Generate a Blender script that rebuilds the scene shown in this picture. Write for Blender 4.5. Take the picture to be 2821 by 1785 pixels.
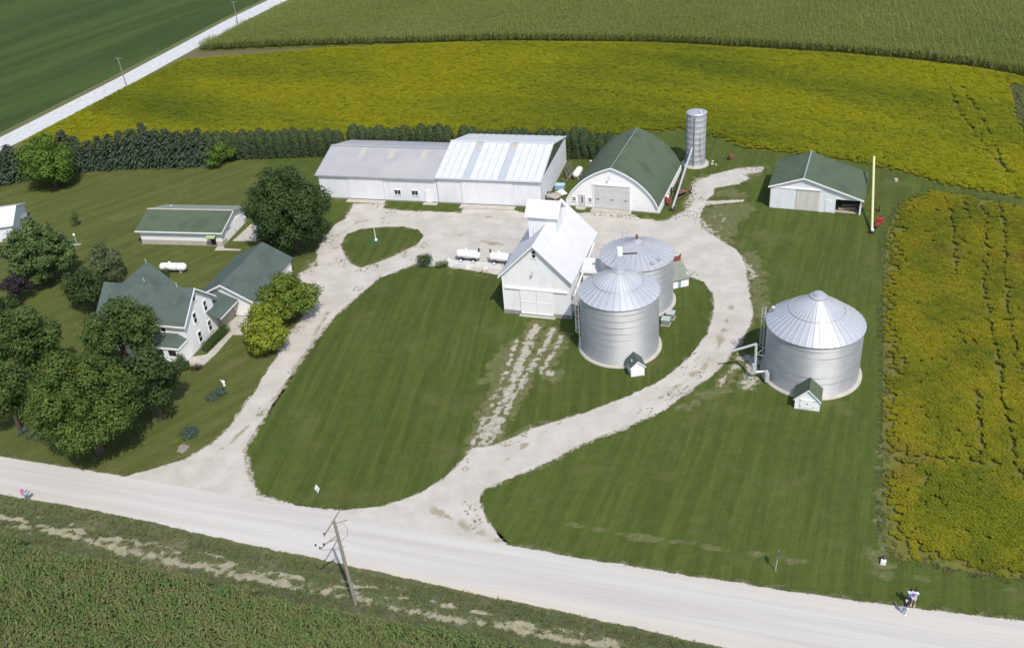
import bpy, bmesh, math, random
import numpy as np
from mathutils import Vector, Matrix
R = math.radians
rng = np.random.default_rng(7)
random.seed(7)
for o in list(bpy.data.objects): bpy.data.objects.remove(o)
sc = bpy.context.scene
col = sc.collection

# ------------------------------------------------------------------ camera (kite camera, 62 m up)
IMW, IMH, FPX, PITCH, ROLL, CAMZ = 2821., 1785., 2656., R(31.93), R(-4.955), 62.
_f = np.array([0, math.cos(PITCH), -math.sin(PITCH)]); _u = np.array([0, math.sin(PITCH), math.cos(PITCH)]); _r = np.array([1., 0, 0])
CX = math.cos(ROLL) * _r + math.sin(ROLL) * _u
CU = -math.sin(ROLL) * _r + math.cos(ROLL) * _u
cam_d = bpy.data.cameras.new('camera'); cam = bpy.data.objects.new('camera', cam_d); col.objects.link(cam)
cam_d.sensor_width = 36.; cam_d.lens = 36. * FPX / IMW; cam_d.clip_start = 1.; cam_d.clip_end = 4000.
M3 = Matrix(((CX[0], CU[0], -_f[0]), (CX[1], CU[1], -_f[1]), (CX[2], CU[2], -_f[2])))
cam.matrix_world = Matrix.Translation((0, 0, CAMZ)) @ M3.to_4x4()
sc.camera = cam

# ------------------------------------------------------------------ sky, sun, exposure
SUN_EL, SUN_AZ = R(53), R(160)          # azimuth clockwise from +Y
w = bpy.data.worlds.new('World'); sc.world = w; w.use_nodes = True
nt = w.node_tree; bg = nt.nodes['Background']; sky = nt.nodes.new('ShaderNodeTexSky')
sky.sky_type = 'NISHITA'; sky.sun_disc = False; sky.sun_elevation = SUN_EL; sky.sun_rotation = SUN_AZ
sky.air_density = 1.0; sky.dust_density = 1.5
nt.links.new(sky.outputs[0], bg.inputs[0]); bg.inputs[1].default_value = 0.15
sl = bpy.data.lights.new('sun', 'SUN'); so = bpy.data.objects.new('sun', sl); col.objects.link(so)
sl.energy = 3.35; sl.angle = R(0.53); sl.color = (1, .955, .88)
sd = Vector((math.sin(SUN_AZ) * math.cos(SUN_EL), math.cos(SUN_AZ) * math.cos(SUN_EL), math.sin(SUN_EL)))
so.rotation_euler = sd.to_track_quat('Z', 'Y').to_euler(); so.location = (30, -60, 120)
sc.view_settings.view_transform = 'Standard'; sc.view_settings.look = 'None'
sc.view_settings.exposure = 0.2; sc.view_settings.gamma = 1.0; sc.view_settings.use_curve_mapping = False

# ------------------------------------------------------------------ helpers
def gp(x, y, z=0.):
    """point of the survey photograph -> ground plan (metres), on level z"""
    u = (x - IMW / 2) / FPX; v = -(y - IMH / 2) / FPX
    d = _f + u * CX + v * CU; t = (z - CAMZ) / d[2]
    return np.array([d[0] * t, d[1] * t])
def gps(pts, z=0.): return np.array([gp(x, y, z) for x, y in pts])
def at(x, y, z=0.): p = gp(x, y); return Vector((p[0], p[1], z))

MATS = {}
def mat(name, c1, c2=None, rough=.8, metal=0., scale=3., bump=0., bscale=None, stretch=None, detail=4., lo=.35, hi=.65, spec=.3, c3=None, scale3=None, ang=0., lo3=.55, hi3=.7):
    """procedural paint/soil/metal: noise between c1 and c2, an optional third colour in larger patches, fine relief"""
    if name in MATS: return MATS[name]
    m = bpy.data.materials.new(name); m.use_nodes = True; n = m.node_tree; b = n.nodes['Principled BSDF']
    b.inputs['Roughness'].default_value = rough; b.inputs['Metallic'].default_value = metal; b.inputs['Specular IOR Level'].default_value = spec
    tc = n.nodes.new('ShaderNodeTexCoord'); mp = n.nodes.new('ShaderNodeMapping')
    mr = n.nodes.new('ShaderNodeMapping'); mr.inputs['Rotation'].default_value = (0, 0, ang)
    if stretch: mp.inputs['Scale'].default_value = stretch
    n.links.new(tc.outputs['Object'], mr.inputs[0]); n.links.new(mr.outputs[0], mp.inputs[0])
    def noise(s, d=detail):
        t = n.nodes.new('ShaderNodeTexNoise'); t.inputs['Scale'].default_value = s; t.inputs['Detail'].default_value = d; n.links.new(mp.outputs[0], t.inputs['Vector']); return t
    def ramp(t, a, c):
        r = n.nodes.new('ShaderNodeMapRange'); r.inputs[1].default_value = a; r.inputs[2].default_value = c; n.links.new(t.outputs[0], r.inputs[0]); return r
    def mix(fac, A, B):
        x = n.nodes.new('ShaderNodeMix'); x.data_type = 'RGBA'; n.links.new(fac, x.inputs[0])
        for s, k in ((6, A), (7, B)):
            if isinstance(k, tuple): x.inputs[s].default_value = (*k, 1)
            else: n.links.new(k, x.inputs[s])
        return x.outputs[2]
    if c2 is None: c2 = tuple(k * .9 for k in c1)
    out = mix(ramp(noise(scale), lo, hi).outputs[0], c1, c2)
    if c3: out = mix(ramp(noise(scale3 or scale * .2), lo3, hi3).outputs[0], out, c3)
    n.links.new(out, b.inputs['Base Color'])
    if bump:
        t = noise(bscale or scale * 4); bm = n.nodes.new('ShaderNodeBump'); bm.inputs['Strength'].default_value = bump; bm.inputs['Distance'].default_value = .1
        n.links.new(t.outputs[0], bm.inputs['Height']); n.links.new(bm.outputs[0], b.inputs['Normal'])
    MATS[name] = m; return m

def ribbed(name, c1, c2, axis=0, period=.3, strength=.4, **k):
    """sheet metal or lap siding: fine ribs as relief along one object axis"""
    if name in MATS: return MATS[name]
    m = mat(name, c1, c2, **k); n = m.node_tree; b = n.nodes['Principled BSDF']
    tc = n.nodes.new('ShaderNodeTexCoord'); wv = n.nodes.new('ShaderNodeTexWave'); wv.bands_direction = 'XYZ'[axis]; wv.inputs['Scale'].default_value = math.pi / period / 10 * 1.0
    wv.inputs['Distortion'].default_value = 0
    n.links.new(tc.outputs['Object'], wv.inputs[0]); bm = n.nodes.new('ShaderNodeBump'); bm.inputs['Strength'].default_value = strength; bm.inputs['Distance'].default_value = .05
    n.links.new(wv.outputs['Fac'], bm.inputs['Height']); n.links.new(bm.outputs[0], b.inputs['Normal']); return m

def leafmat(name, ca, cb, cc=None, rough=.6, transl=.25, spotscale=.6, spot=.55):
    """foliage: per-leaf tint from the mesh attribute 'tint', clump-sized tint by position, some light through the leaf"""
    if name in MATS: return MATS[name]
    m = bpy.data.materials.new(name); m.use_nodes = True; n = m.node_tree; b = n.nodes['Principled BSDF']; out = n.nodes['Material Output']
    b.inputs['Roughness'].default_value = rough; b.inputs['Specular IOR Level'].default_value = .25
    a = n.nodes.new('ShaderNodeAttribute'); a.attribute_name = 'tint'
    x = n.nodes.new('ShaderNodeMix'); x.data_type = 'RGBA'; x.inputs[6].default_value = (*ca, 1); x.inputs[7].default_value = (*cb, 1); n.links.new(a.outputs['Fac'], x.inputs[0]); c = x.outputs[2]
    if cc:
        tc = n.nodes.new('ShaderNodeTexCoord'); t = n.nodes.new('ShaderNodeTexNoise'); t.inputs['Scale'].default_value = spotscale; t.inputs['Detail'].default_value = 2; n.links.new(tc.outputs['Object'], t.inputs['Vector'])
        r = n.nodes.new('ShaderNodeMapRange'); r.inputs[1].default_value = spot; r.inputs[2].default_value = spot + .12; n.links.new(t.outputs[0], r.inputs[0])
        y = n.nodes.new('ShaderNodeMix'); y.data_type = 'RGBA'; y.inputs[7].default_value = (*cc, 1); n.links.new(c, y.inputs[6]); n.links.new(r.outputs[0], y.inputs[0]); c = y.outputs[2]
    n.links.new(c, b.inputs['Base Color'])
    tr = n.nodes.new('ShaderNodeBsdfTranslucent'); n.links.new(c, tr.inputs[0]); ms = n.nodes.new('ShaderNodeMixShader'); ms.inputs[0].default_value = transl
    n.links.new(b.outputs[0], ms.inputs[1]); n.links.new(tr.outputs[0], ms.inputs[2]); n.links.new(ms.outputs[0], out.inputs[0])
    MATS[name] = m; return m

def tag(o, label=None, cat=None, group=None, kind=None):
    if label: o['label'] = label
    if cat: o['category'] = cat
    if group: o['group'] = group
    if kind: o['kind'] = kind
    return o
def empty(name, loc, ang=0., label=None, cat=None, group=None):
    o = bpy.data.objects.new(name, None); col.objects.link(o); o.location = (loc[0], loc[1], loc[2] if len(loc) > 2 else 0.); o.rotation_euler = (0, 0, ang); o.empty_display_size = .3
    return tag(o, label, cat, group)
def link(name, me, m, parent=None):
    o = bpy.data.objects.new(name, me); col.objects.link(o)
    if m and not me.materials: me.materials.append(m)
    if parent: o.parent = parent
    return o
def copy_tree(o, parent=None):
    c = o.copy(); col.objects.link(c); c.parent = parent
    for ch in list(o.children): copy_tree(ch, c)
    return c

class MB:
    """collects shapes and links them as one mesh object"""
    def __init__(s): s.v = []; s.f = []; s.sm = []
    def add(s, v, f, smooth=False):
        k = len(s.v); s.v += [tuple(p) for p in v]; s.f += [tuple(i + k for i in q) for q in f]; s.sm += [smooth] * len(f); return s
    def box(s, c, d, ang=0., tilt=None):
        x, y, z = d[0] / 2, d[1] / 2, d[2] / 2
        P = [Vector((a * x, b * y, e * z)) for e in (-1, 1) for a, b in ((-1, -1), (1, -1), (1, 1), (-1, 1))]
        M = Matrix.Rotation(ang, 3, 'Z')
        if tilt: M = M @ Matrix.Rotation(tilt[1], 3, tilt[0])
        return s.add([M @ p + Vector(c) for p in P], [(0, 3, 2, 1), (4, 5, 6, 7), (0, 1, 5, 4), (1, 2, 6, 5), (2, 3, 7, 6), (3, 0, 4, 7)])
    def b2(s, x0, x1, y0, y1, z0, z1): return s.box(((x0 + x1) / 2, (y0 + y1) / 2, (z0 + z1) / 2), (abs(x1 - x0), abs(y1 - y0), abs(z1 - z0)))
    def prism(s, poly, off):
        """solid between a planar outline and the same outline moved by off"""
        P = [Vector(p) for p in poly]; off = Vector(off); n = len(P)
        nr = Vector((0, 0, 0))
        for i in range(n): nr += P[i].cross(P[(i + 1) % n])
        if nr.dot(off) > 0: P = P[::-1]
        return s.add(P + [p + off for p in P], [tuple(range(n)), tuple(range(2 * n - 1, n - 1, -1))] + [(i + n, (i + 1) % n + n, (i + 1) % n, i) for i in range(n)])
    def tube(s, pts, r, n=8, caps=True, smooth=True):
        pts = [Vector(p) for p in pts]; rr = r if isinstance(r, (list, tuple)) else [r] * len(pts); V = []; F = []
        for i, p in enumerate(pts):
            d = (pts[min(i + 1, len(pts) - 1)] - pts[max(i - 1, 0)]).normalized()
            a = d.orthogonal().normalized() if i == 0 else (a - d * a.dot(d)).normalized()
            b = d.cross(a)
            V += [p + (a * math.cos(2 * math.pi * k / n) + b * math.sin(2 * math.pi * k / n)) * rr[i] for k in range(n)]
        for i in range(len(pts) - 1): F += [(i * n + k, i * n + (k + 1) % n, (i + 1) * n + (k + 1) % n, (i + 1) * n + k) for k in range(n)]
        s.add(V, F, smooth)
        if caps: s.add(V[:n], [tuple(range(n - 1, -1, -1))]); s.add(V[-n:], [tuple(range(n))])
        return s
    def lathe(s, prof, n=24, c=(0, 0, 0), a0=0., a1=2 * math.pi, smooth=True):
        full = abs(a1 - a0 - 2 * math.pi) < 1e-6; m = n if full else n + 1; V = []; F = []
        for r, z in prof: V += [(c[0] + r * math.cos(a0 + (a1 - a0) * k / n), c[1] + r * math.sin(a0 + (a1 - a0) * k / n), c[2] + z) for k in range(m)]
        for i in range(len(prof) - 1): F += [(i * m + k, i * m + (k + 1) % m, (i + 1) * m + (k + 1) % m, (i + 1) * m + k) for k in range(n)]
        return s.add(V, F, smooth)
    def mesh(s, name, bevel=0.):
        me = bpy.data.meshes.new(name); me.from_pydata(s.v, [], s.f); me.polygons.foreach_set('use_smooth', s.sm); me.update()
        return me
    def build(s, name, m, parent=None): return link(name, s.mesh(name), m, parent)

def npmesh(name, V, Q, tint=None, m=None):
    me = bpy.data.meshes.new(name); V = np.asarray(V, np.float32); Q = np.asarray(Q, np.int32); k = Q.shape[1]
    me.vertices.add(len(V)); me.vertices.foreach_set('co', V.ravel()); me.loops.add(Q.size); me.loops.foreach_set('vertex_index', Q.ravel())
    me.polygons.add(len(Q)); me.polygons.foreach_set('loop_start', np.arange(0, Q.size, k, dtype=np.int32)); me.polygons.foreach_set('loop_total', np.full(len(Q), k, np.int32))
    if tint is not None: a = me.attributes.new('tint', 'FLOAT', 'POINT'); a.data.foreach_set('value', np.asarray(tint, np.float32))
    me.update(calc_edges=True); me.validate()
    if m: me.materials.append(m)
    return me

# value noise on a plane (for ragged outlines)
_perm = rng.random((256, 256))
def vnoise(x, y):
    xi = np.floor(x).astype(int); yi = np.floor(y).astype(int); fx = x - xi; fy = y - yi; fx = fx * fx * (3 - 2 * fx); fy = fy * fy * (3 - 2 * fy)
    g = lambda i, j: _perm[i & 255, j & 255]
    return (g(xi, yi) * (1 - fx) + g(xi + 1, yi) * fx) * (1 - fy) + (g(xi, yi + 1) * (1 - fx) + g(xi + 1, yi + 1) * fx) * fy - .5
def fbm(x, y, s, o=4):
    t = 0.; a = 1.
    for i in range(o): t = t + a * vnoise(x * s + 17.3 * i, y * s + 5.1 * i); s *= 2.07; a *= .55
    return t
def pip(P, x, y):
    ins = np.zeros(x.shape, bool); n = len(P)
    for i in range(n):
        x0, y0 = P[i]; x1, y1 = P[(i + 1) % n]
        if y0 == y1: continue
        c = (y0 > y) != (y1 > y); ins ^= c & (x < (x1 - x0) * (y - y0) / (y1 - y0) + x0)
    return ins
def segdist(P, x, y, closed=True):
    d = np.full(x.shape, 1e9); n = len(P)
    for i in range(n if closed else n - 1):
        a = P[i]; b = P[(i + 1) % n]; ab = b - a; L = max(ab @ ab, 1e-9)
        t = np.clip(((x - a[0]) * ab[0] + (y - a[1]) * ab[1]) / L, 0, 1); d = np.minimum(d, np.hypot(x - a[0] - t * ab[0], y - a[1] - t * ab[1]))
    return d
def sdf(P, x, y): d = segdist(P, x, y); return np.where(pip(P, x, y), d, -d)

def soft(m, amp=1.4, scale=6., w=.2):
    """thins a ground sheet out towards its margin: grains of it among what lies below"""
    n = m.node_tree; b = n.nodes['Principled BSDF']; out = n.nodes['Material Output']; a = n.nodes.new('ShaderNodeAttribute'); a.attribute_name = 'edge'
    tc = n.nodes.new('ShaderNodeTexCoord'); t = n.nodes.new('ShaderNodeTexNoise'); t.inputs['Scale'].default_value = scale; t.inputs['Detail'].default_value = 6; t.inputs['Roughness'].default_value = .75; n.links.new(tc.outputs['Object'], t.inputs['Vector'])
    s1 = n.nodes.new('ShaderNodeMath'); s1.operation = 'MULTIPLY_ADD'; s1.inputs[1].default_value = amp; s1.inputs[2].default_value = -.5 * amp; n.links.new(t.outputs[0], s1.inputs[0])
    s2 = n.nodes.new('ShaderNodeMath'); n.links.new(s1.outputs[0], s2.inputs[0]); n.links.new(a.outputs['Fac'], s2.inputs[1]); r = n.nodes.new('ShaderNodeMapRange'); r.inputs[1].default_value = -w; r.inputs[2].default_value = w; n.links.new(s2.outputs[0], r.inputs[0])
    tr = n.nodes.new('ShaderNodeBsdfTransparent'); mx = n.nodes.new('ShaderNodeMixShader'); n.links.new(r.outputs[0], mx.inputs[0]); n.links.new(tr.outputs[0], mx.inputs[1]); n.links.new(b.outputs[0], mx.inputs[2]); n.links.new(mx.outputs[0], out.inputs[0]); return m
def sheet(name, field, bounds, res, m, z, kind='structure', margin=0.):
    """ground sheet wherever field(x, y) > 0, its outline traced at the given resolution (marching squares)"""
    x0, x1, y0, y1 = bounds; X = np.arange(x0, x1, res); Y = np.arange(y0, y1, res); gx, gy = np.meshgrid(X, Y); Fv = field(gx, gy) + margin; nx = len(X)
    ins = Fv > 0; case = ins[:-1, :-1] * 1 + ins[:-1, 1:] * 2 + ins[1:, 1:] * 4 + ins[1:, :-1] * 8
    V = np.c_[gx.ravel(), gy.ravel(), np.full(gx.size, z)]; extra = []; tris = []; base = len(V); cache = {}
    def cut(i, j):
        k = (min(i, j), max(i, j))
        if k in cache: return cache[k]
        a, b = Fv.flat[k[0]], Fv.flat[k[1]]; t = a / (a - b); extra.append(V[k[0]] + (V[k[1]] - V[k[0]]) * t); cache[k] = base + len(extra) - 1; return cache[k]
    full = np.argwhere(case == 15)
    q = full[:, 0] * nx + full[:, 1]; quads = np.c_[q, q + 1, q + nx + 1, q + nx]
    polys = []
    for j, i in np.argwhere((case > 0) & (case < 15)):
        c = (j * nx + i, j * nx + i + 1, (j + 1) * nx + i + 1, (j + 1) * nx + i); p = []
        for k in range(4):
            a, b = c[k], c[(k + 1) % 4]; ia, ib = Fv.flat[a] > 0, Fv.flat[b] > 0
            if ia: p.append(a)
            if ia != ib: p.append(cut(a, b))
        if len(p) > 2: polys.append(p)
    A = np.vstack([V, np.array(extra).reshape(-1, 3)]); used = np.zeros(len(A), bool); used[quads.ravel()] = True
    for p in polys: used[p] = True
    idx = np.cumsum(used) - 1; faces = [tuple(r) for r in idx[quads]] + [tuple(idx[p]) for p in polys]
    me = bpy.data.meshes.new(name); me.from_pydata(A[used].tolist(), [], faces); me.update()
    av = np.r_[Fv.ravel(), np.zeros(len(extra))][used] - margin; at_ = me.attributes.new('edge', 'FLOAT', 'POINT'); at_.data.foreach_set('value', av.astype(np.float32))
    o = link(name, me, m); return tag(o, kind=kind)
def flat(name, P, m, z, kind='structure'):
    me = bpy.data.meshes.new(name); P = [(p[0], p[1], z) for p in P]
    bm = bmesh.new(); f = bm.faces.new([bm.verts.new(p) for p in P]); bm.normal_update()
    if f.normal.z < 0: f.normal_flip()
    bmesh.ops.triangulate(bm, faces=[f]); bm.to_mesh(me); bm.free()
    return tag(link(name, me, m), kind=kind)

# ------------------------------------------------------------------ materials
WHITE = mat('white_paint', (.83, .83, .82), (.79, .79, .78), rough=.55, scale=1.2, bump=.03)
WSIDE = ribbed('white_steel_siding', (.74, .75, .78), (.70, .71, .74), axis=0, period=.23, strength=.35, rough=.5, scale=.8, stretch=(1.6, 1.6, .3), c3=(.66, .66, .67), scale3=.7, lo3=.55, hi3=.85)
WLAP = ribbed('white_lap_siding', (.82, .82, .82), (.77, .77, .76), axis=2, period=.2, strength=.25, rough=.6, scale=.8, stretch=(1.6, 1.6, .3), c3=(.73, .73, .71), scale3=.8, lo3=.55, hi3=.85)
WROOF = mat('white_steel_roof', (.62, .63, .65), (.58, .59, .61), rough=.4, scale=.7, spec=.4)
WROOF2 = mat('white_painted_roof', (.63, .63, .65), (.59, .59, .61), rough=.5, scale=.9)
GROOF = mat('weathered_grey_roof', (.385, .38, .39), (.35, .35, .365), rough=.5, scale=.5, c3=(.41, .40, .395), scale3=.15)
SHING = mat('green_shingle', (.074, .104, .062), (.092, .122, .076), rough=.9, scale=9., bump=.15, c3=(.060, .080, .055), scale3=.5, lo3=.48, hi3=.75)
SHINGB = mat('blue_green_shingle', (.076, .106, .092), (.094, .124, .106), rough=.9, scale=9., bump=.15, c3=(.062, .084, .076), scale3=.5, lo3=.48, hi3=.75)
SHINGG = mat('mossy_grey_shingle', (.25, .27, .22), (.20, .22, .18), rough=.9, scale=2.5, bump=.2)
GREENP = mat('dark_green_paint', (.075, .10, .055), (.06, .08, .045), rough=.6, scale=2)
CONC = mat('concrete', (.46, .43, .37), (.39, .36, .31), rough=.9, scale=1.4, bump=.15)
CONCG = mat('grey_foundation', (.33, .31, .28), (.25, .24, .22), rough=.9, scale=1.6, bump=.15)
GALV = mat('galvanised_steel', (.62, .64, .67), (.57, .59, .62), rough=.45, metal=.35, scale=.9, spec=.5, c3=(.54, .55, .58), scale3=.25)
GALVR = mat('galvanised_roof', (.54, .555, .585), (.49, .505, .535), rough=.40, metal=.4, scale=.8, spec=.5)
GALVW = mat('weathered_galvanised_roof', (.52, .53, .56), (.44, .45, .48), rough=.5, metal=.4, scale=1.4, c3=(.36, .33, .30), scale3=.7, lo3=.62, hi3=.8)
SILOM = mat('silo_staves', (.36, .365, .38), (.31, .315, .325), rough=.55, metal=.3, scale=1.0, stretch=(2.2, 2.2, .25), c3=(.22, .21, .205), scale3=.8)
GALVB = ribbed('corrugated_bin_steel', (.52, .53, .55), (.47, .48, .50), axis=2, period=.09, strength=.8, rough=.45, metal=.45, scale=.8, spec=.5, c3=(.52, .53, .55), scale3=.3)
DARK = mat('dark_metal', (.05, .05, .055), (.03, .03, .03), rough=.5)
GLASS = mat('dark_window_glass', (.02, .025, .03), (.03, .035, .04), rough=.08, spec=.6)
WOODP = mat('pole_wood', (.30, .27, .23), (.20, .18, .15), rough=.9, scale=6, stretch=(4, 4, .5), bump=.2)
WOOD = mat('old_grey_boards', (.20, .18, .16), (.12, .11, .10), rough=.9, scale=5, bump=.2)
BARK = mat('bark', (.10, .08, .06), (.06, .05, .04), rough=.95, scale=6, bump=.4)
REDP = mat('faded_red_paint', (.28, .06, .045), (.20, .05, .04), rough=.6, scale=4)
RUST = mat('rusty_red_steel', (.20, .085, .05), (.14, .06, .04), rough=.8, scale=4)
YELP = mat('pale_yellow_paint', (.66, .63, .33), (.58, .55, .28), rough=.45, scale=3)
RUBBER = mat('tyre_rubber', (.025, .025, .025), rough=.9)
SKYL = mat('yellowed_skylight', (.42, .40, .33), (.46, .44, .38), rough=.4, scale=2)
SKYB = mat('translucent_roof_panel', (.42, .44, .48), (.45, .47, .51), rough=.35, scale=1)
TAN = mat('tan_canvas', (.42, .38, .31), (.36, .33, .27), rough=.85, scale=2)
DOORG = mat('light_grey_door', (.56, .56, .55), (.51, .51, .50), rough=.5, scale=1)
# ground
def groundmat(name, ca, cb, cd, ang, sc_fine=6., stripe=.9, stripew=.35, dry=.18, lo=.56, hi=.72, stripe_len=.03, bump=.5):
    """turf: fine blade noise, mower stripes running along one direction, drier patches"""
    m = bpy.data.materials.new(name); m.use_nodes = True; n = m.node_tree; b = n.nodes['Principled BSDF']; b.inputs['Roughness'].default_value = .95; b.inputs['Specular IOR Level'].default_value = .1
    tc = n.nodes.new('ShaderNodeTexCoord')
    def noise(s, d=3, mp=None, rough=.6):
        t = n.nodes.new('ShaderNodeTexNoise'); t.inputs['Scale'].default_value = s; t.inputs['Detail'].default_value = d; t.inputs['Roughness'].default_value = rough; n.links.new((mp.outputs[0] if mp else tc.outputs['Object']), t.inputs['Vector']); return t.outputs[0]
    def rng_(v, a, c, p=0., q=1.):
        r = n.nodes.new('ShaderNodeMapRange'); r.inputs[1].default_value = a; r.inputs[2].default_value = c; r.inputs[3].default_value = p; r.inputs[4].default_value = q; n.links.new(v, r.inputs[0]); return r.outputs[0]
    def mix(fac, A, B):
        x = n.nodes.new('ShaderNodeMix'); x.data_type = 'RGBA'; n.links.new(fac, x.inputs[0])
        for s, k in ((6, A), (7, B)):
            if isinstance(k, tuple): x.inputs[s].default_value = (*k, 1)
            else: n.links.new(k, x.inputs[s])
        return x.outputs[2]
    mp = n.nodes.new('ShaderNodeMapping'); mp.inputs['Rotation'].default_value = (0, 0, -ang); n.links.new(tc.outputs['Object'], mp.inputs[0])
    mp2 = n.nodes.new('ShaderNodeMapping'); mp2.inputs['Scale'].default_value = (stripe_len, 1, 1); n.links.new(mp.outputs[0], mp2.inputs[0])
    f1 = rng_(noise(sc_fine, 5, None, .75), .34, .66); c = mix(f1, tuple(k * .72 for k in ca), tuple(k * 1.08 for k in cb))
    c = mix(rng_(noise(.9, 4), .42, .62, 0., .6), c, tuple(k * .88 for k in ca)); c = mix(rng_(noise(2.3, 3, mp2), .5, .66, 0., .3), c, tuple(k * 1.12 for k in cb))
    st = rng_(noise(stripe, 2, mp2), .4, .6, -stripew, stripew); bc = n.nodes.new('ShaderNodeMath'); bc.operation = 'ADD'; bc.inputs[1].default_value = 1.; n.links.new(st, bc.inputs[0])
    mu = n.nodes.new('ShaderNodeVectorMath'); mu.operation = 'SCALE'; n.links.new(c, mu.inputs[0]); n.links.new(bc.outputs[0], mu.inputs['Scale']); c = mu.outputs[0]
    c = mix(rng_(noise(.16, 5), lo, hi, 0., .75), c, cd)
    c = mix(rng_(noise(1.1, 3), .55, .8, 0., dry), c, cd)
    n.links.new(c, b.inputs['Base Color'])
    bm = n.nodes.new('ShaderNodeBump'); bm.inputs['Strength'].default_value = bump; bm.inputs['Distance'].default_value = .12; n.links.new(noise(9., 4, None, .75), bm.inputs['Height']); n.links.new(bm.outputs[0], b.inputs['Normal'])
    MATS[name] = m; return m
LAWN = groundmat('yard_grass', (.064, .092, .017), (.094, .120, .028), (.130, .122, .047), R(66), stripew=.10, stripe_len=.06)
LAWNM = groundmat('mown_lawn', (.060, .086, .017), (.088, .114, .026), (.112, .112, .040), R(80), stripe=1.0, stripew=.11, stripe_len=.05)
LAWNH = groundmat('house_lawn', (.080, .100, .023), (.112, .126, .037), (.136, .128, .052), R(40), stripe=.55, stripew=.09, stripe_len=.07)
VERGE = groundmat('weedy_verge', (.078, .104, .045), (.115, .132, .068), (.19, .17, .11), R(-20), stripe=.5, stripew=.2, sc_fine=4., dry=.4, lo=.5, hi=.66)
FARF = groundmat('far_green_field', (.045, .076, .020), (.058, .090, .025), (.068, .082, .034), R(58), sc_fine=2., stripe=.10, stripew=.16, stripe_len=.08, dry=.05)
SOIL = mat('field_soil', (.145, .14, .025), (.115, .12, .025), rough=1., scale=1.5, bump=.4)
WORN = mat('worn_grass', (.125, .125, .048), (.092, .112, .030), rough=1., scale=3.5, bump=.5, c3=(.19, .165, .095), scale3=1.6, lo3=.5, hi3=.75)
WORNS = soft(mat('thin_worn_grass', (.125, .125, .048), (.092, .112, .030), rough=1., scale=3.5, bump=.5, c3=(.19, .165, .095), scale3=1.6, lo3=.5, hi3=.75), 2.0, 7., .01)
GRAVEL = mat('pale_limestone_gravel', (.51, .475, .425), (.44, .405, .352), rough=.95, scale=.38, bump=.6, bscale=7., c3=(.40, .36, .30), scale3=.75, lo3=.56, hi3=.82, detail=9., lo=.38, hi=.62)
GRAVELP = mat('loose_gravel', (.44, .41, .35), (.31, .285, .21), rough=.95, scale=2.2, bump=.8, bscale=7., detail=6.)
ROADM = mat('gravel_road', (.53, .505, .465), (.455, .43, .39), rough=.95, scale=1.0, bump=.4, bscale=8., stretch=(.035, 1., 1.), ang=R(19.5), c3=(.53, .475, .40), scale3=.30, detail=6.)
FROADM = mat('far_gravel_road', (.55, .55, .55), (.48, .48, .47), rough=.95, scale=.8)
DIRT = mat('dry_dirt', (.34, .31, .22), (.25, .235, .15), rough=1., scale=1.5, bump=.5, detail=6.)
soft(GRAVEL, .6, 9., .01); soft(GRAVELP, 1.7, 7., .01); soft(ROADM, .6, 9., .01); soft(DIRT, 1.9, 7., .01)
CROWN = soft(mat('brown_drive_crown', (.36, .315, .235), (.28, .25, .165), rough=1., scale=2., bump=.4), 2.0, 8., .01)
ISLT = mat('planted_grass_patch', (.045, .085, .025), (.06, .10, .03), rough=1., scale=5, bump=.4)
# ================================================================== SETTING
S = 1.1715                                   # outline points below were read off a 2408-px wide print
def P8(pts): return gps([(x * S, y * S) for x, y in pts])
flat('ground', [(-1500, -1500), (1500, -1500), (1500, 1500), (-1500, 1500)], LAWN, 0.)

# county road along the front
rd_u = gps([(-420, 1195), (0, 1257), (322, 1308), (600, 1358), (740, 1384), (939, 1416), (1250, 1474), (1600, 1537), (1921, 1589), (2200, 1631), (2463, 1668), (2821, 1712), (3300, 1770)])
rd_l = gps([(-420, 1275), (0, 1360), (300, 1413), (480, 1452), (700, 1504), (880, 1540), (1100, 1588), (1300, 1632), (1550, 1684), (1780, 1735), (1990, 1785), (2300, 1860), (2800, 1985)])
ROAD = np.vstack([rd_u, rd_l[::-1]])
rdir = rd_u[-1] - rd_u[0]; rdir /= np.hypot(*rdir); rnor = np.array([-rdir[1], rdir[0]])
def f_road(x, y): return sdf(ROAD, x, y) + .16 * fbm(x, y, 1.3, 3) + .12 * fbm(x, y, .25, 2)
sheet('county_road', f_road, (-75, 50, 36, 105), .33, ROADM, .020, margin=.35)
def f_shoulder(x, y):
    s = sdf(ROAD, x, y); v = (x - rd_u[7][0]) * rnor[0] + (y - rd_u[7][1]) * rnor[1]; n_ = fbm(x * .5, y, .9, 5)
    return np.maximum(s + .25 + .8 * fbm(x, y, 1.3, 4), np.where((v > 0) & (x > 2), .0 - np.abs(s + 3.6 + .8 * fbm(x, y, .08, 2)) + 1.3 * n_, -1.))
sheet('road_shoulder', f_shoulder, (-75, 50, 36, 105), .4, WORNS, .008, margin=1.05)

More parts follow.
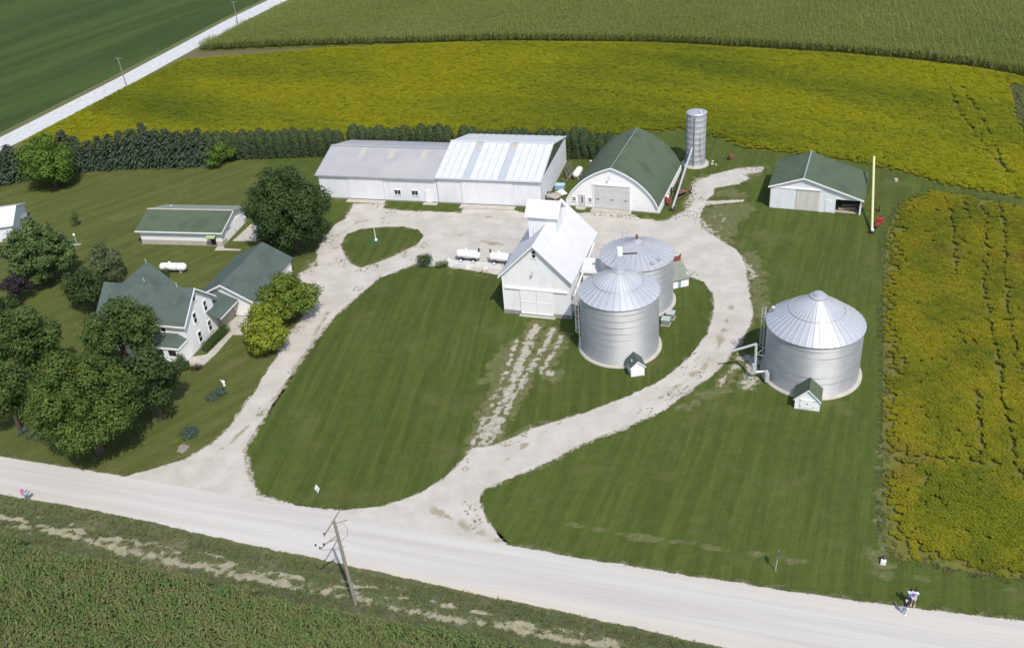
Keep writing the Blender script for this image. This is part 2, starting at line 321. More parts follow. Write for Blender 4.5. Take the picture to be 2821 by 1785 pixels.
# verge between the road and the near maize, with its dirt wheel track
corn_edge = gps([(-420, 1385), (0, 1473), (300, 1537), (468, 1574), (636, 1612), (700, 1627), (925, 1668), (1111, 1713), (1300, 1746), (1486, 1776), (1900, 1850)], 1.7)
ce_out = corn_edge - rnor * 60
vp = np.vstack([rd_l[:12] + rnor * .5, corn_edge[::-1] - rnor * 3])
flat('verge', vp, VERGE, .004)
trk = gps([(-420, 1385), (0, 1448), (140, 1462), (300, 1506), (480, 1548), (700, 1592), (930, 1635), (1010, 1655), (1160, 1690), (1300, 1712), (1460, 1742), (1600, 1770), (1800, 1810)])
trk2 = gps([(-300, 1385), (0, 1422), (80, 1436), (240, 1470), (420, 1508), (600, 1544), (700, 1566), (850, 1596), (1120, 1640), (1330, 1690), (1500, 1730), (1700, 1775)])
def f_trk(x, y):
    n = fbm(x, y, 1.5, 4); u = x * rdir[0] + y * rdir[1]; v = x * rnor[0] + y * rnor[1]; ns = fbm(u * .45, v * 1.8, 1.6, 4)
    return np.maximum(.24 - segdist(trk, x, y, False) + .8 * n, .05 - segdist(trk2, x, y, False) + 1.8 * ns - .12)
sheet('dirt_track', f_trk, (-66, 16, 44, 96), .2, DIRT, .012, margin=.9)

# farm drives: outer outline minus the lawns they wind around
drive_out = gps([(340, 1316), (445, 1285), (515, 1265), (586, 1224), (638, 1172), (691, 1095), (750, 1002), (802, 920), (849, 849), (846, 808), (815, 770), (822, 754), (875, 731), (871, 694), (893, 657), (923, 619), (950, 604), (968, 578), (975, 562), (1060, 562),
    (1055, 574), (1120, 582), (1200, 584), (1272, 588), (1278, 575), (1418, 580), (1440, 588), (1500, 596), (1560, 592), (1600, 588), (1640, 584), (1737, 588), (1762, 602), (1830, 612), (1854, 600), (1899, 575), (1912, 550), (1908, 511), (1921, 500), (1966, 480), (2040, 463), (2104, 460),
    (2098, 474), (2044, 482), (2066, 492), (2033, 508), (1966, 519), (1968, 534), (1942, 555), (2050, 550), (2050, 556), (1942, 566), (1925, 598), (1932, 628), (1977, 658), (2025, 684), (2045, 710), (2056, 745), (2063, 804), (2073, 860), (2066, 900), (2040, 940), (1996, 999), (1958, 1037), (1921, 1062),
    (1828, 1130), (1734, 1172), (1617, 1218), (1511, 1271), (1406, 1318), (1324, 1353), (1321, 1382), (1335, 1429), (1394, 1500), (1340, 1530), (1100, 1480), (800, 1420), (500, 1350)])
hole_lawn = P8([(602, 1163), (581, 1110), (574, 1060), (600, 1010), (655, 925), (715, 830), (775, 755), (830, 705), (890, 655), (975, 622), (1060, 628), (1180, 648), (1250, 700), (1310, 735), (1370, 640), (1420, 640), (1560, 640), (1625, 650), (1655, 664), (1676, 690), (1681, 720), (1664, 785), (1622, 842), (1560, 890), (1480, 930), (1380, 968), (1250, 1008), (1165, 1046), (1110, 1055), (1082, 1088), (1040, 1128), (980, 1165), (900, 1190), (800, 1200), (700, 1190)])
oval = P8([(811, 601), (801, 577), (815, 551), (850, 539), (900, 534), (950, 533), (985, 540), (996, 556), (980, 576), (930, 601), (880, 620), (850, 630), (825, 622)])
# wheel strips worn through the grass in front of the crib
strips = [(P8([(1262, 766), (1245, 800), (1225, 850), (1195, 930), (1160, 985), (1125, 1060)]), .42), (P8([(1213, 800), (1200, 850), (1165, 925), (1140, 985), (1110, 1050)]), .12), (P8([(1300, 775), (1270, 830), (1240, 880), (1205, 940), (1180, 985), (1150, 1045)]), .28), (P8([(1325, 790), (1300, 830), (1275, 865)]), .22)]
loose = [(gps([(1940, 498), (1925, 530), (1912, 572)]), 1.2), (gps([(1975, 495), (2070, 478)]), .5), (gps([(1905, 585), (1935, 610), (1965, 645), (1990, 665)]), .3), (gps([(1960, 600), (2000, 590), (1980, 640)]), -.15), (gps([(2045, 985), (2075, 990), (2068, 1040), (2060, 1060)]), .55), (gps([(2040, 1000), (2000, 1035), (1985, 1060)]), .1), (gps([(1010, 600), (1060, 610), (1120, 590)]), -.2),
    (gps([(850, 740), (905, 690), (940, 655)]), .2), (gps([(930, 700), (950, 745), (985, 760)]), .1), (gps([(1075, 590), (1180, 592), (1270, 592)]), .1), (gps([(1780, 605), (1830, 612), (1860, 602)]), .2), (gps([(2045, 720), (2075, 760)]), .35), (gps([(1385, 1245), (1420, 1215), (1460, 1190)]), .2), (gps([(1505, 1028), (1520, 1032)]), .35)]
def f_drive0(x, y): return np.minimum(np.minimum(sdf(drive_out, x, y), -sdf(hole_lawn, x, y)), -sdf(oval, x, y))
def f_drive(x, y):
    f = f_drive0(x, y) + .22 * fbm(x, y, 1.6, 4) + .2 * fbm(x, y, .3, 2)
    return f
def f_loose(x, y):
    n = fbm(x, y, 2.2, 5); f = np.full(x.shape, -9.)
    for p, wd in loose: f = np.maximum(f, wd - segdist(p, x, y, False) + 1.1 * n)
    for p, wd in strips: f = np.maximum(f, wd - segdist(p, x, y, False) + .8 * n)
    e = f_drive0(x, y); f = np.maximum(f, e + .05 + .5 * fbm(x + 40, y, 1.6, 3) + .55 * fbm(x, y + 9, .12, 2))
    return f
def f_worn(x, y):
    n = fbm(x, y, 1.3, 5); f = f_drive0(x, y) + .1 + 1.0 * fbm(x, y, 1.1, 5) + 1.0 * fbm(x, y, .1, 2)
    for p, wd in strips: f = np.maximum(f, wd + .8 - segdist(p, x, y, False) + 1.2 * n)
    for p, wd in loose: f = np.maximum(f, wd + .8 - segdist(p, x, y, False) + 1.4 * n)
    for p, wd in ((gps([(2030, 575), (1985, 600), (1975, 640)]), 2.6), (gps([(1985, 530), (2040, 540)]), 1.4), (gps([(2062, 700), (2085, 760), (2090, 850)]), 1.0), (gps([(2080, 760), (2085, 860)]), .8), (gps([(1990, 1070), (1890, 1120)]), .6), (gps([(1400, 960), (1350, 1050)]), 1.), (gps([(1210, 755), (1380, 760)]), .1), (gps([(2415, 1535), (2445, 1575)]), .9), (gps([(2425, 1190), (2428, 1500)]), .0)): f = np.maximum(f, wd - segdist(p, x, y, False) + 1.6 * n)
    return f
dvb = (-50, 62, 56, 152)
sheet('worn_verge', f_worn, dvb, .28, WORNS, .006, margin=1.05)
sheet('loose_gravel', f_loose, dvb, .2, GRAVELP, .010, margin=.85)
sheet('farm_drive', f_drive, dvb, .24, GRAVEL, .014, margin=.34)
crowns = [(gps([(860, 948), (800, 1040), (740, 1115), (690, 1168), (640, 1215), (585, 1262)]), .02), (gps([(905, 860), (870, 915), (850, 960)]), -.05), (gps([(1990, 905), (1978, 960), (1935, 1010), (1880, 1055), (1820, 1095)]), .10), (gps([(2015, 830), (2000, 890)]), .0), (gps([(1560, 1150), (1440, 1230), (1370, 1290)]), -.12), (gps([(1190, 1400), (1290, 1455), (1370, 1490)]), .15), (gps([(1330, 665), (1385, 675)]), .25), (gps([(1250, 585), (1360, 600), (1500, 610)]), -.1), (gps([(930, 650), (985, 612), (1060, 600)]), .0), (gps([(1150, 640), (1300, 650), (1420, 640)]), -.15)]
def f_crown(x, y):
    n = fbm(x, y, 1.0, 4); f = np.full(x.shape, -9.)
    for p, wd in crowns: f = np.maximum(f, wd - segdist(p, x, y, False) + .8 * n)
    return f
sheet('drive_crown', f_crown, dvb, .3, CROWN, .018, margin=.9)
# lawns of their own mowing direction
flat('front_lawn', hole_lawn, LAWNM, .002)
flat('house_lawn', gps([(-700, 480), (200, 470), (700, 436), (850, 500), (900, 640), (845, 760), (846, 815), (802, 920), (691, 1095), (586, 1224), (445, 1285), (322, 1306), (0, 1255), (-500, 1180)]), LAWNH, .002)
flat('turnaround_lawn', oval, LAWNM, .002)

# far gravel road and the field beyond it
fr = gps([(-500, 640), (22, 388), (346, 222), (655, 55), (778, -5)]); d = fr[-1] - fr[-2]; fr = np.vstack([fr, fr[-1] + d / np.hypot(*d) * 900]); d0 = fr[0] - fr[1]; fr[0] = fr[1] + d0 / np.hypot(*d0) * 250
def ribbon(c, hw):
    t = np.gradient(c, axis=0); t /= np.linalg.norm(t, axis=1)[:, None]; nn = np.c_[-t[:, 1], t[:, 0]]; return np.vstack([c + nn * hw, (c - nn * hw)[::-1]])
flat('far_road', ribbon(fr, 3.1), FROADM, .020)
flat('far_road_verge', ribbon(fr, 5.2), WORN, .008)
t = np.gradient(fr, axis=0); t /= np.linalg.norm(t, axis=1)[:, None]; left = np.c_[-t[:, 1], t[:, 0]]
flat('far_field', np.vstack([fr + left * 5.0, (fr + left * 900)[::-1]]), FARF, .004)

# field soil under the beans
soyA = np.vstack([fr[1:5][::1] - left[1:5] * 5.6, fr[5:6] - left[5:6] * 5.6])
corn_far = gps([(535, 146), (700, 138), (860, 132), (1150, 124), (1400, 117), (1800, 121), (1921, 128), (2300, 150), (2500, 168), (2700, 192), (2821, 215), (3200, 300)])
soy_low = gps([(3300, 700), (2821, 548), (2700, 528), (2600, 510), (2500, 480), (2380, 452), (2200, 425), (2060, 412), (1950, 372), (1880, 358), (1700, 372), (1300, 388), (900, 392), (560, 398), (300, 408), (120, 425)])
SOY1 = np.vstack([gps([(120, 425), (60, 394), (346, 243), (500, 168), (620, 157), (760, 147), (860, 138)]), corn_far[3:], soy_low[:-1]])
SOY2 = gps([(2560, 522), (2700, 545), (2821, 570), (3400, 690), (3400, 1700), (2821, 1598), (2640, 1570), (2560, 1552), (2470, 1540), (2436, 1480), (2432, 1300), (2434, 1000), (2434, 800), (2445, 640), (2480, 560)])
flat('field_margin', gps([(508, 166), (535, 146), (700, 138), (860, 132), (860, 139), (760, 148), (620, 158)]), mat('bare_brown_soil', (.15, .105, .065), (.11, .095, .045), rough=1., scale=1.2, bump=.5), .007)
flat('bean_field_soil', SOY1, SOIL, .003); flat('side_field_soil', SOY2, SOIL, .003)
CORN1 = np.vstack([corn_far + np.array([0, .8]), [corn_far[-1] + np.array([60, 500])], [fr[5] - left[5] * 9], fr[4:5] - left[4:5] * 9, gps([(590, 122)])])
flat('maize_field_soil', CORN1, SOIL, .005)
CORN2 = np.vstack([corn_edge, ce_out[::-1]])
flat('near_maize_soil', CORN2, SOIL, .005)
# grass track between the bean fields and the rank grass patch at the right
# concrete
def slab(name, pts, z, m=CONC, h=.06):
    P = gps(pts); o = MB().prism([(p[0], p[1], z) for p in P], (0, 0, -h - z if False else -h)).build(name, m); return tag(o, kind='structure')
Z7 = lambda pts: [(400 + x / 4.816, 850 + y / 4.816) for x, y in pts]
slab('garden_path', Z7([(555, 612), (600, 765), (775, 752), (945, 600), (1160, 352), (1345, 352), (1430, 112), (1215, 100), (1032, 262), (1088, 332), (818, 612), (640, 640)]), .05)
Z6 = lambda pts: [(360 + x / 6.02, 540 + y / 6.02) for x, y in pts]
slab('shed_path', Z6([(1445, 835), (1545, 840), (1560, 874), (1830, 888), (1815, 908), (1388, 906)]), .05)
slab('shed_pad', Z6([(1690, 748), (1760, 690), (1900, 560), (2000, 470), (2150, 500), (2080, 755)]), .05)
# gravel bed
flat('flagpole_patch', gps([(1008, 676), (1024, 655), (1056, 655), (1046, 677)]), ISLT, .008)
# ================================================================== BUILDINGS
def frame_root(name, mid, ang, width, label, cat):
    """Empty at the front left base corner, x along the front, y to the back"""
    a = R(ang); o = (mid[0] - math.cos(a) * width / 2, mid[1] - math.sin(a) * width / 2); return empty(name, o, a, label, cat)
def wpart(name, x0, x1, y0, y1, z0, z1, m, par): return MB().b2(x0, x1, y0, y1, z0, z1).build(name, m, par)
def slope(name, a, b, c, d, m, par, th=.10):
    """roof plane a-b-c-d (eave left, eave right, ridge right, ridge left) with thickness"""
    a, b, c, d = map(Vector, (a, b, c, d)); n = (b - a).cross(d - a).normalized()
    if n.z < 0: n = -n
    return MB().prism([a, b, c, d], -n * th).build(name, m, par)
def gable(name, pts, off, m, par): return MB().prism(pts, off).build(name, m, par)
def window(par, x, z, wd, ht, y=0., face='y', panes=2, frame=.07, rows=1, m=WHITE, proud=.07):
    """frame bars, sill and panes on a wall facing -y (face 'y') or +x (face 'x')"""
    f = MB(); x0, x1 = x - wd / 2, x + wd / 2; T = (lambda u, v, a, b, c, d: f.b2(u, v, y - b, y - a, c, d)) if face == 'y' else (lambda u, v, a, b, c, d: f.b2(y + a, y + b, u, v, c, d))
    T(x0 - frame, x0, 0, proud, z - ht / 2, z + ht / 2); T(x1, x1 + frame, 0, proud, z - ht / 2, z + ht / 2)
    T(x0 - frame, x1 + frame, 0, proud + .01, z + ht / 2, z + ht / 2 + frame); T(x0 - frame - .04, x1 + frame + .04, 0, proud + .05, z - ht / 2 - frame, z - ht / 2)
    for k in range(1, panes): T(x0 + wd * k / panes - .02, x0 + wd * k / panes + .02, 0, proud - .015, z - ht / 2, z + ht / 2)
    for k in range(1, rows): T(x0, x1, 0, proud - .018, z - ht / 2 + ht * k / rows - .02, z - ht / 2 + ht * k / rows + .02)
    w = f.build('window', m, par)
    for k in range(panes):
        f = MB(); T = (lambda u, v, a, b, c, d: f.b2(u, v, y - b, y - a, c, d)) if face == 'y' else (lambda u, v, a, b, c, d: f.b2(y + a, y + b, u, v, c, d))
        T(x0 + wd * k / panes, x0 + wd * (k + 1) / panes, .004, .022, z - ht / 2, z + ht / 2); f.build('pane', GLASS, w)
    return w
def yard_light(par, x, y, z):
    l = MB().tube([(x, y, z), (x, y - .55, z + .25)], .03).lathe([(.0, .28), (.12, .24), (.16, .05), (.10, -.02), (0, -.02)], 10, (x, y - .6, z)).build('yard_light', GALV, par); return l

# ---- long grey-roofed machine shed + taller white-roofed shed (same front wall line)
A_O = (-28.39, 142.27); A_ang = -17.31
gs = empty('long_shed', A_O, R(A_ang), 'long white shed with a low weathered grey roof and two small windows', 'shed')
gs_d, gs_e, gs_r = 14., 4.05, 6.05
wpart('wall', 0, 19.62, 0, .12, .2, gs_e, WSIDE, gs); wpart('wall', 0, 19.62, gs_d - .12, gs_d, .2, gs_e, WSIDE, gs)
gable('wall', [(0, .12, .2), (0, gs_d - .12, .2), (0, gs_d - .12, gs_e), (0, gs_d / 2, gs_r - .1), (0, .12, gs_e)], (.12, 0, 0), WSIDE, gs)
wpart('foundation', -.05, 19.62, -.05, gs_d + .05, -.05, .2, CONCG, gs)
slope('roof', (-.35, -.35, gs_e - .0), (19.66, -.35, gs_e), (19.66, gs_d / 2, gs_r), (-.35, gs_d / 2, gs_r), GROOF, gs)
rb = slope('roof', (-.35, gs_d + .35, gs_e), (19.66, gs_d + .35, gs_e), (19.66, gs_d / 2, gs_r), (-.35, gs_d / 2, gs_r), GROOF, gs)
MB().box((9.65, gs_d / 2, gs_r + .03), (20.0, .5, .05)).build('ridge_cap', GROOF, gs)
for k, x in enumerate((5.2, 10.2, 15.6)):
    sl_ = (gs_r - gs_e) / (gs_d / 2 + .35); y0, y1 = 4.1, 6.6
    slope('skylight', (x, y0, gs_e + (y0 + .35) * sl_ + .03), (x + 1.0, y0, gs_e + (y0 + .35) * sl_ + .03), (x + 1.0, y1, gs_e + (y1 + .35) * sl_ + .03), (x, y1, gs_e + (y1 + .35) * sl_ + .03), SKYL, gs, .04)
MB().b2(-.35, 19.66, -.42, -.35, gs_e - .16, gs_e + .02).build('fascia', GROOF, gs)
MB().b2(.15, 10.95, -.16, .0, gs_e - .42, gs_e - .27).build('door_track', WHITE, gs)
d1 = wpart('sliding_door', .25, 5.0, -.05, .0, .22, gs_e - .4, WSIDE, gs)
d2 = wpart('sliding_door', 5.05, 10.9, -.13, -.06, .22, gs_e - .36, WSIDE, gs)
MB().b2(10.92, 10.97, -.14, 0, .2, gs_e).build('corner_trim', GALV, gs)
window(gs, 13.1, 1.55, 1.0, .75); window(gs, 15.95, 1.55, 1.0, .75)
md = MB().b2(17.75, 18.55, -.06, 0, .08, 2.0).b2(17.68, 17.75, -.08, 0, .08, 2.07).b2(18.55, 18.62, -.08, 0, .08, 2.07).b2(17.75, 18.55, -.08, 0, 2.0, 2.07).build('door', WHITE, gs)
MB().lathe([(0, .0), (.035, .0), (.035, .03), (0, .03)], 8, (17.85, -.09, 1.0)).build('door_handle', DARK, md)
tag(MB().prism([(*(np.array(A_O) + p[0] * np.array([math.cos(R(A_ang)), math.sin(R(A_ang))]) + p[1] * np.array([-math.sin(R(A_ang)), math.cos(R(A_ang))])), .12) for p in ((4.7, -.2), (11.0, -.2), (11.0, -1.25), (4.6, -1.25))], (0, 0, -.14)).build('concrete_apron', CONC), kind='structure')
tag(MB().prism([(*(np.array(A_O) + p[0] * np.array([math.cos(R(A_ang)), math.sin(R(A_ang))]) + p[1] * np.array([-math.sin(R(A_ang)), math.cos(R(A_ang))])), .10) for p in ((17.3, -.2), (19.6, -.2), (19.6, -.95), (17.3, -.95))], (0, 0, -.12)).build('concrete_step', CONC), kind='structure')

ws = empty('tall_shed', (A_O[0] + 19.7 * math.cos(R(A_ang)), A_O[1] + 19.7 * math.sin(R(A_ang))), R(A_ang), 'white shed with ribbed white metal roof, two bluish roof strips and a green gable', 'shed')
L, D, E_, H_ = 16.42, 17.2, 4.40, 6.72
wpart('wall', 0, L, 0, .12, .2, E_, WSIDE, ws); wpart('wall', 0, L, D - .12, D, .2, E_, WSIDE, ws)
gable('wall', [(L, .12, .2), (L, D - .12, .2), (L, D - .12, E_), (L, .12, E_)], (-.12, 0, 0), WSIDE, ws)
gable('wall', [(.02, .12, .2), (.02, D - .12, .2), (.02, D - .12, E_), (.02, D / 2, H_ - .12), (.02, .12, E_)], (.12, 0, 0), WSIDE, ws)
gable('gable_panel', [(L - .0, .12, E_ + .005), (L, D - .12, E_ + .005), (L, D / 2, H_ - .1)], (-.1, 0, 0), GREENP, ws)
wpart('foundation', 0, L + .05, -.05, D + .05, -.05, .2, CONCG, ws)
s_ = (H_ - E_) / (D / 2 + .4)
npan = 15
for k in range(npan):
    x0 = -.05 + (L + .13) * k / npan; x1 = -.05 + (L + .13) * (k + 1) / npan; sky_ = k in (4, 9)
    for side in (0, 1):
        ya = -.4 if side == 0 else D + .4
        if sky_ and side == 0:
            ym = D / 2 - 1.1; zm = E_ + (ym + .4) * s_
            slope('roof_panel', (x0, ya, E_ - .03), (x1 - .02, ya, E_ - .03), (x1 - .02, ym, zm - .03), (x0, ym, zm - .03), SKYB, ws, .06)
            slope('skylight', (x0, ym, zm - .03), (x1 - .02, ym, zm - .03), (x1 - .02, D / 2, H_ - .03), (x0, D / 2, H_ - .03), SKYL, ws, .06)
        else:
            m_ = MB(); a, b, c, d = Vector((x0, ya, E_)), Vector((x1 - .04, ya, E_)), Vector((x1 - .04, D / 2, H_)), Vector((x0, D / 2, H_)); n = Vector((0, -s_ if side == 0 else s_, 1)).normalized()
            m_.prism([a, b, c, d], -n * .07)
            e = Vector((.09, 0, 0)); m_.prism([b - e, b + e * .15, c + e * .15, c - e], n * .09)
            m_.build('roof_panel', WROOF, ws)
MB().box((L / 2, D / 2, H_ + .05), (L + .2, .35, .06)).build('ridge_cap', WROOF, ws)
MB().b2(-.05, L + .08, -.47, -.4, E_ - .2, E_ + .03).build('fascia', WROOF, ws)
for y0, y1, z0, z1 in ((-.4, D / 2, E_, H_), (D + .4, D / 2, E_, H_)):
    MB().prism([(L + .085, y0, z0 - .14), (L + .085, y0, z0 + .05), (L + .085, y1, z1 + .05), (L + .085, y1, z1 - .14)], (.05, 0, 0)).build('rake_trim', WROOF, ws)
MB().b2(.0, 16.1, -.16, 0, E_ - .62, E_ - .47).build('door_track', WHITE, ws)
wpart('sliding_door', .1, 3.85, -.05, 0, .22, E_ - .6, WSIDE, ws); wpart('sliding_door', 3.95, 12.1, -.14, -.06, .22, E_ - .55, WSIDE, ws); wpart('sliding_door', 12.2, 16.05, -.05, 0, .22, E_ - .6, WSIDE, ws)
MB().b2(L - .08, L + .06, -.06, .08, .2, E_).build('corner_trim', GALV, ws)
MB().tube([(L + .05, -.05, E_ - .2), (L + .05, -.08, .3)], .05).tube([(L + .05, -.05, 2.3), (L + .9, -.3, 2.9)], .03).build('downpipe', GALV, ws)
tag(MB().prism([(*(np.array(ws.location[:2]) + p[0] * np.array([math.cos(R(A_ang)), math.sin(R(A_ang))]) + p[1] * np.array([-math.sin(R(A_ang)), math.cos(R(A_ang))])), .14) for p in ((3.7, -.2), (12.3, -.2), (12.3, -1.5), (3.7, -1.5))], (0, 0, -.16)).build('concrete_apron', CONC), kind='structure')

# ---- arched barn
Q_mid = (9.85 + math.cos(R(-23.85)) * 6.87, 131.58 + math.sin(R(-23.85)) * 6.87); QW = 13.74
qb = frame_root('arched_barn', Q_mid, -22.6, QW, 'white barn under a tall curved green shingle roof with a big grey door', 'barn')
half = [(0, .95), (.25, 1.45), (.6, 2.1), (1.05, 2.75), (1.6, 3.35), (2.2, 3.95), (2.9, 4.55), (3.7, 5.1), (4.6, 5.62), (5.6, 6.08), (6.5, 6.42), (6.87, 6.55)]
prof = half + [(QW - x, z) for x, z in half[-2::-1]]; QD = 15.6
gable('wall', [(0, 0, .15)] + [(x, 0, z) for x, z in prof] + [(QW, 0, .15)], (0, .15, 0), WHITE, qb)
gable('wall', [(0, QD, .15)] + [(x, QD, z) for x, z in prof] + [(QW, QD, .15)], (0, -.15, 0), WHITE, qb)
m_ = MB(); n = len(prof)
up = []
for i, (x, z) in enumerate(prof):
    a = Vector(prof[max(i - 1, 0)]); b = Vector(prof[min(i + 1, n - 1)]); t = (b - a).normalized(); nr = Vector((-t.y, t.x)); up.append((x + nr.x * .14, z + nr.y * .14))
lo_ = prof
V = []
for y in (-.3, QD + .3):
    V += [(x, y, z) for x, z in up] + [(x, y, z) for x, z in lo_]
F = []
for i in range(n - 1):
    F += [(i, i + 1, 2 * n + i + 1, 2 * n + i), (n + i + 1, n + i, 3 * n + i, 3 * n + i + 1), (i + 1, i, n + i, n + i + 1), (2 * n + i, 2 * n + i + 1, 3 * n + i + 1, 3 * n + i)]
F += [(0, 2 * n, 3 * n, n), (n - 1, 2 * n - 1, 4 * n - 1, 3 * n - 1)]
m_.add(V, F); rf = m_.build('roof', SHING, qb)
MB().tube([(QW / 2, -.3, 6.72), (QW / 2, QD + .3, 6.72)], .07, 6).build('ridge_cap', SHINGG, rf)
m_ = MB()
for y in (-.34,):
    V = [(x, y, z + .02) for x, z in up] + [(x, y, z - .02) for x, z in lo_] + [(x, y + .05, z + .02) for x, z in up] + [(x, y + .05, z - .02) for x, z in lo_]
    F = []
    for i in range(n - 1): F += [(i + 1, i, n + i, n + i + 1), (i, i + 1, 2 * n + i + 1, 2 * n + i), (n + i + 1, n + i, 3 * n + i, 3 * n + i + 1)]
    m_.add(V, F)
m_.build('rake_trim', WHITE, qb)
wpart('side_wall', QW - .02, QW + .22, -.05, QD + .05, .1, 1.0, WHITE, qb); wpart('side_wall', -.22, .02, -.05, QD + .05, .1, 1.0, WHITE, qb)
wpart('foundation', -.3, QW + .3, -.08, QD + .1, -.05, .15, CONCG, qb)
od = MB()
x0, x1 = 4.17, 9.57
fr_ = MB().b2(x0 - .15, x0, -.1, 0, .1, 3.95).b2(x1, x1 + .15, -.1, 0, .1, 3.95).b2(x0 - .15, x1 + .15, -.16, 0, 3.8, 4.0).build('door_frame', WHITE, qb)
od = MB().b2(x0, x1, -.03, -.001, .12, 3.8).build('overhead_door', DOORG, qb)
for k in range(4): MB().b2(x0 + .01, x1 - .01, -.065, -.031, .13 + k * .918, .13 + k * .918 + .9).build('door_panel', DOORG, od)
for x in (x0 + .6, (x0 + x1) / 2, x1 - .6): MB().b2(x - .26, x + .26, -.08, -.066, 1.5, 1.62).build('door_window', GLASS, od)
window(qb, 1.12, 1.25, .45, .6, rows=2); window(qb, 3.56, 1.3, .45, .6, rows=2)
md = MB().b2(1.95, 2.75, -.07, 0, .15, 1.95).b2(1.85, 1.95, -.1, 0, .15, 2.05).b2(2.75, 2.85, -.1, 0, .15, 2.05).b2(1.95, 2.75, -.1, 0, 1.95, 2.05).build('door', DOORG, qb)
MB().b2(2.27, 2.45, -.085, -.07, .75, 1.75).build('pane', GLASS, md)
yard_light(qb, 6.7, 0, 5.2)
MB().lathe([(.12, 0), (.12, .35), (.2, .38), (.2, .5), (0, .6)], 10, (.55, 11.0, 2.2)).build('roof_vent', GALV, qb)
def loc2(o, x, y): a = o.rotation_euler[2]; return (o.location[0] + x * math.cos(a) - y * math.sin(a), o.location[1] + x * math.sin(a) + y * math.cos(a))
def lslab(name, root, pts, z, h=.15, m=CONC): return tag(MB().prism([(*loc2(root, *p), z) for p in pts], (0, 0, -h)).build(name, m), kind='structure')
lslab('concrete_apron', qb, [(3.9, -.12), (9.9, -.12), (9.9, -1.25), (3.9, -1.25)], .10)
lslab('concrete_step', qb, [(1.4, -.12), (3.0, -.12), (2.9, -.9), (2.2, -1.05), (1.5, -.85)], .12)

# ---- corn crib with cupola
cr = empty('corn_crib', (-.77, 102.31), R(-19.97), 'tall white corn crib with steep white roof, high cupola and double doors', 'barn')
CW, CD, CE, CR_ = 8.56, 12.5, 5.5, 9.75
gable('wall', [(0, 0, .55), (CW, 0, .55), (CW, 0, CE), (CW / 2, 0, CR_ - .1), (0, 0, CE)], (0, .15, 0), WLAP, cr)
gable('wall', [(0, CD, .55), (CW, CD, .55), (CW, CD, CE), (CW / 2, CD, CR_ - .1), (0, CD, CE)], (0, -.15, 0), WLAP, cr)
wpart('wall', 0, .15, .15, CD - .15, .55, CE, WLAP, cr); wpart('wall', CW - .15, CW, .15, CD - .15, .55, CE, WLAP, cr)
wpart('foundation', -.06, 2.2, -.06, CD + .06, -.05, .55, CONCG, cr); wpart('foundation', 6.4, CW + .06, -.06, CD + .06, -.05, .55, CONCG, cr); wpart('foundation', 2.2, 6.4, -.02, CD, -.05, .2, CONCG, cr)
s_ = (CR_ - CE) / (CW / 2); ov = .38; ef = CE - ov * s_ + .12
slope('roof', (-ov, -.4, ef), (-ov, CD + .4, ef), (CW / 2, CD + .4, CR_ + .12), (CW / 2, -.4, CR_ + .12), WROOF2, cr, .12)
slope('roof', (CW + ov, -.4, ef), (CW + ov, CD + .4, ef), (CW / 2, CD + .4, CR_ + .12), (CW / 2, -.4, CR_ + .12), WROOF2, cr, .12)
for sg in (-1, 1):
    xe = CW / 2 + sg * (CW / 2 + ov)
    MB().prism([(xe, -.4, ef - .2), (xe, -.4, ef + .03), (CW / 2, -.4, CR_ + .15), (CW / 2, -.4, CR_ - .08)], (0, -.05, 0)).build('rake_trim', WHITE, cr)
window(cr, CW / 2, 8.55, .42, .95, rows=2, panes=1)
MB().b2(.35, 8.2, -.18, 0, 3.62, 3.78).build('door_track', WHITE, cr)
for x0, x1 in ((2.22, 4.27), (4.31, 6.36)):
    dd = wpart('barn_door', x0, x1, -.12, -.03, .22, 3.62, WHITE, cr)
    for zz in (.3, 1.9): MB().b2(x0 + .02, x1 - .02, -.15, -.121, zz, zz + .1).build('door_batten', WHITE, dd)
MB().b2(.0, .12, -.03, 0, .56, CE).build('corner_trim', WHITE, cr); MB().b2(CW - .12, CW, -.03, 0, .56, CE).build('corner_trim', WHITE, cr)
yard_light(cr, CW / 2 - .05, 0, 6.35)
lslab('concrete_apron', cr, [(2.05, -.1), (6.6, -.1), (6.6, -.55), (2.05, -.55)], .12)
# cupola
cu = MB(); cx0, cx1, cy0, cy1 = 2.05, 5.55, 5.6, 8.6; ce, crz = 10.85, 12.15
cm = (cy0 + cy1) / 2
cup = MB().b2(cx0, cx1, cy0, cy0 + .12, 7.2, ce).b2(cx0, cx1, cy1 - .12, cy1, 7.2, ce).prism([(cx0, cy0 + .12, 7.2), (cx0, cy1 - .12, 7.2), (cx0, cy1 - .12, ce), (cx0, cm, crz - .1), (cx0, cy0 + .12, ce)], (.12, 0, 0)).prism([(cx1, cy0 + .12, 7.2), (cx1, cy1 - .12, 7.2), (cx1, cy1 - .12, ce), (cx1, cm, crz - .1), (cx1, cy0 + .12, ce)], (-.12, 0, 0)).build('cupola', WLAP, cr)
cs = (crz - ce) / (cm - cy0)
for yy, e in ((cy0 - .35, 0), (cy1 + .35, 0)):
    slope('cupola_roof', (cx0 - .4, yy, ce - .35 * cs + .1), (cx1 + .4, yy, ce - .35 * cs + .1), (cx1 + .4, cm, crz + .1), (cx0 - .4, cm, crz + .1), WROOF2, cup, .1)
MB().tube([(cx0 + .6, cy0 - .06, 7.9), (cx0 + .6, cy0 - .06, 9.1)], .025, 6).build('lightning_rod', GALV, cup)
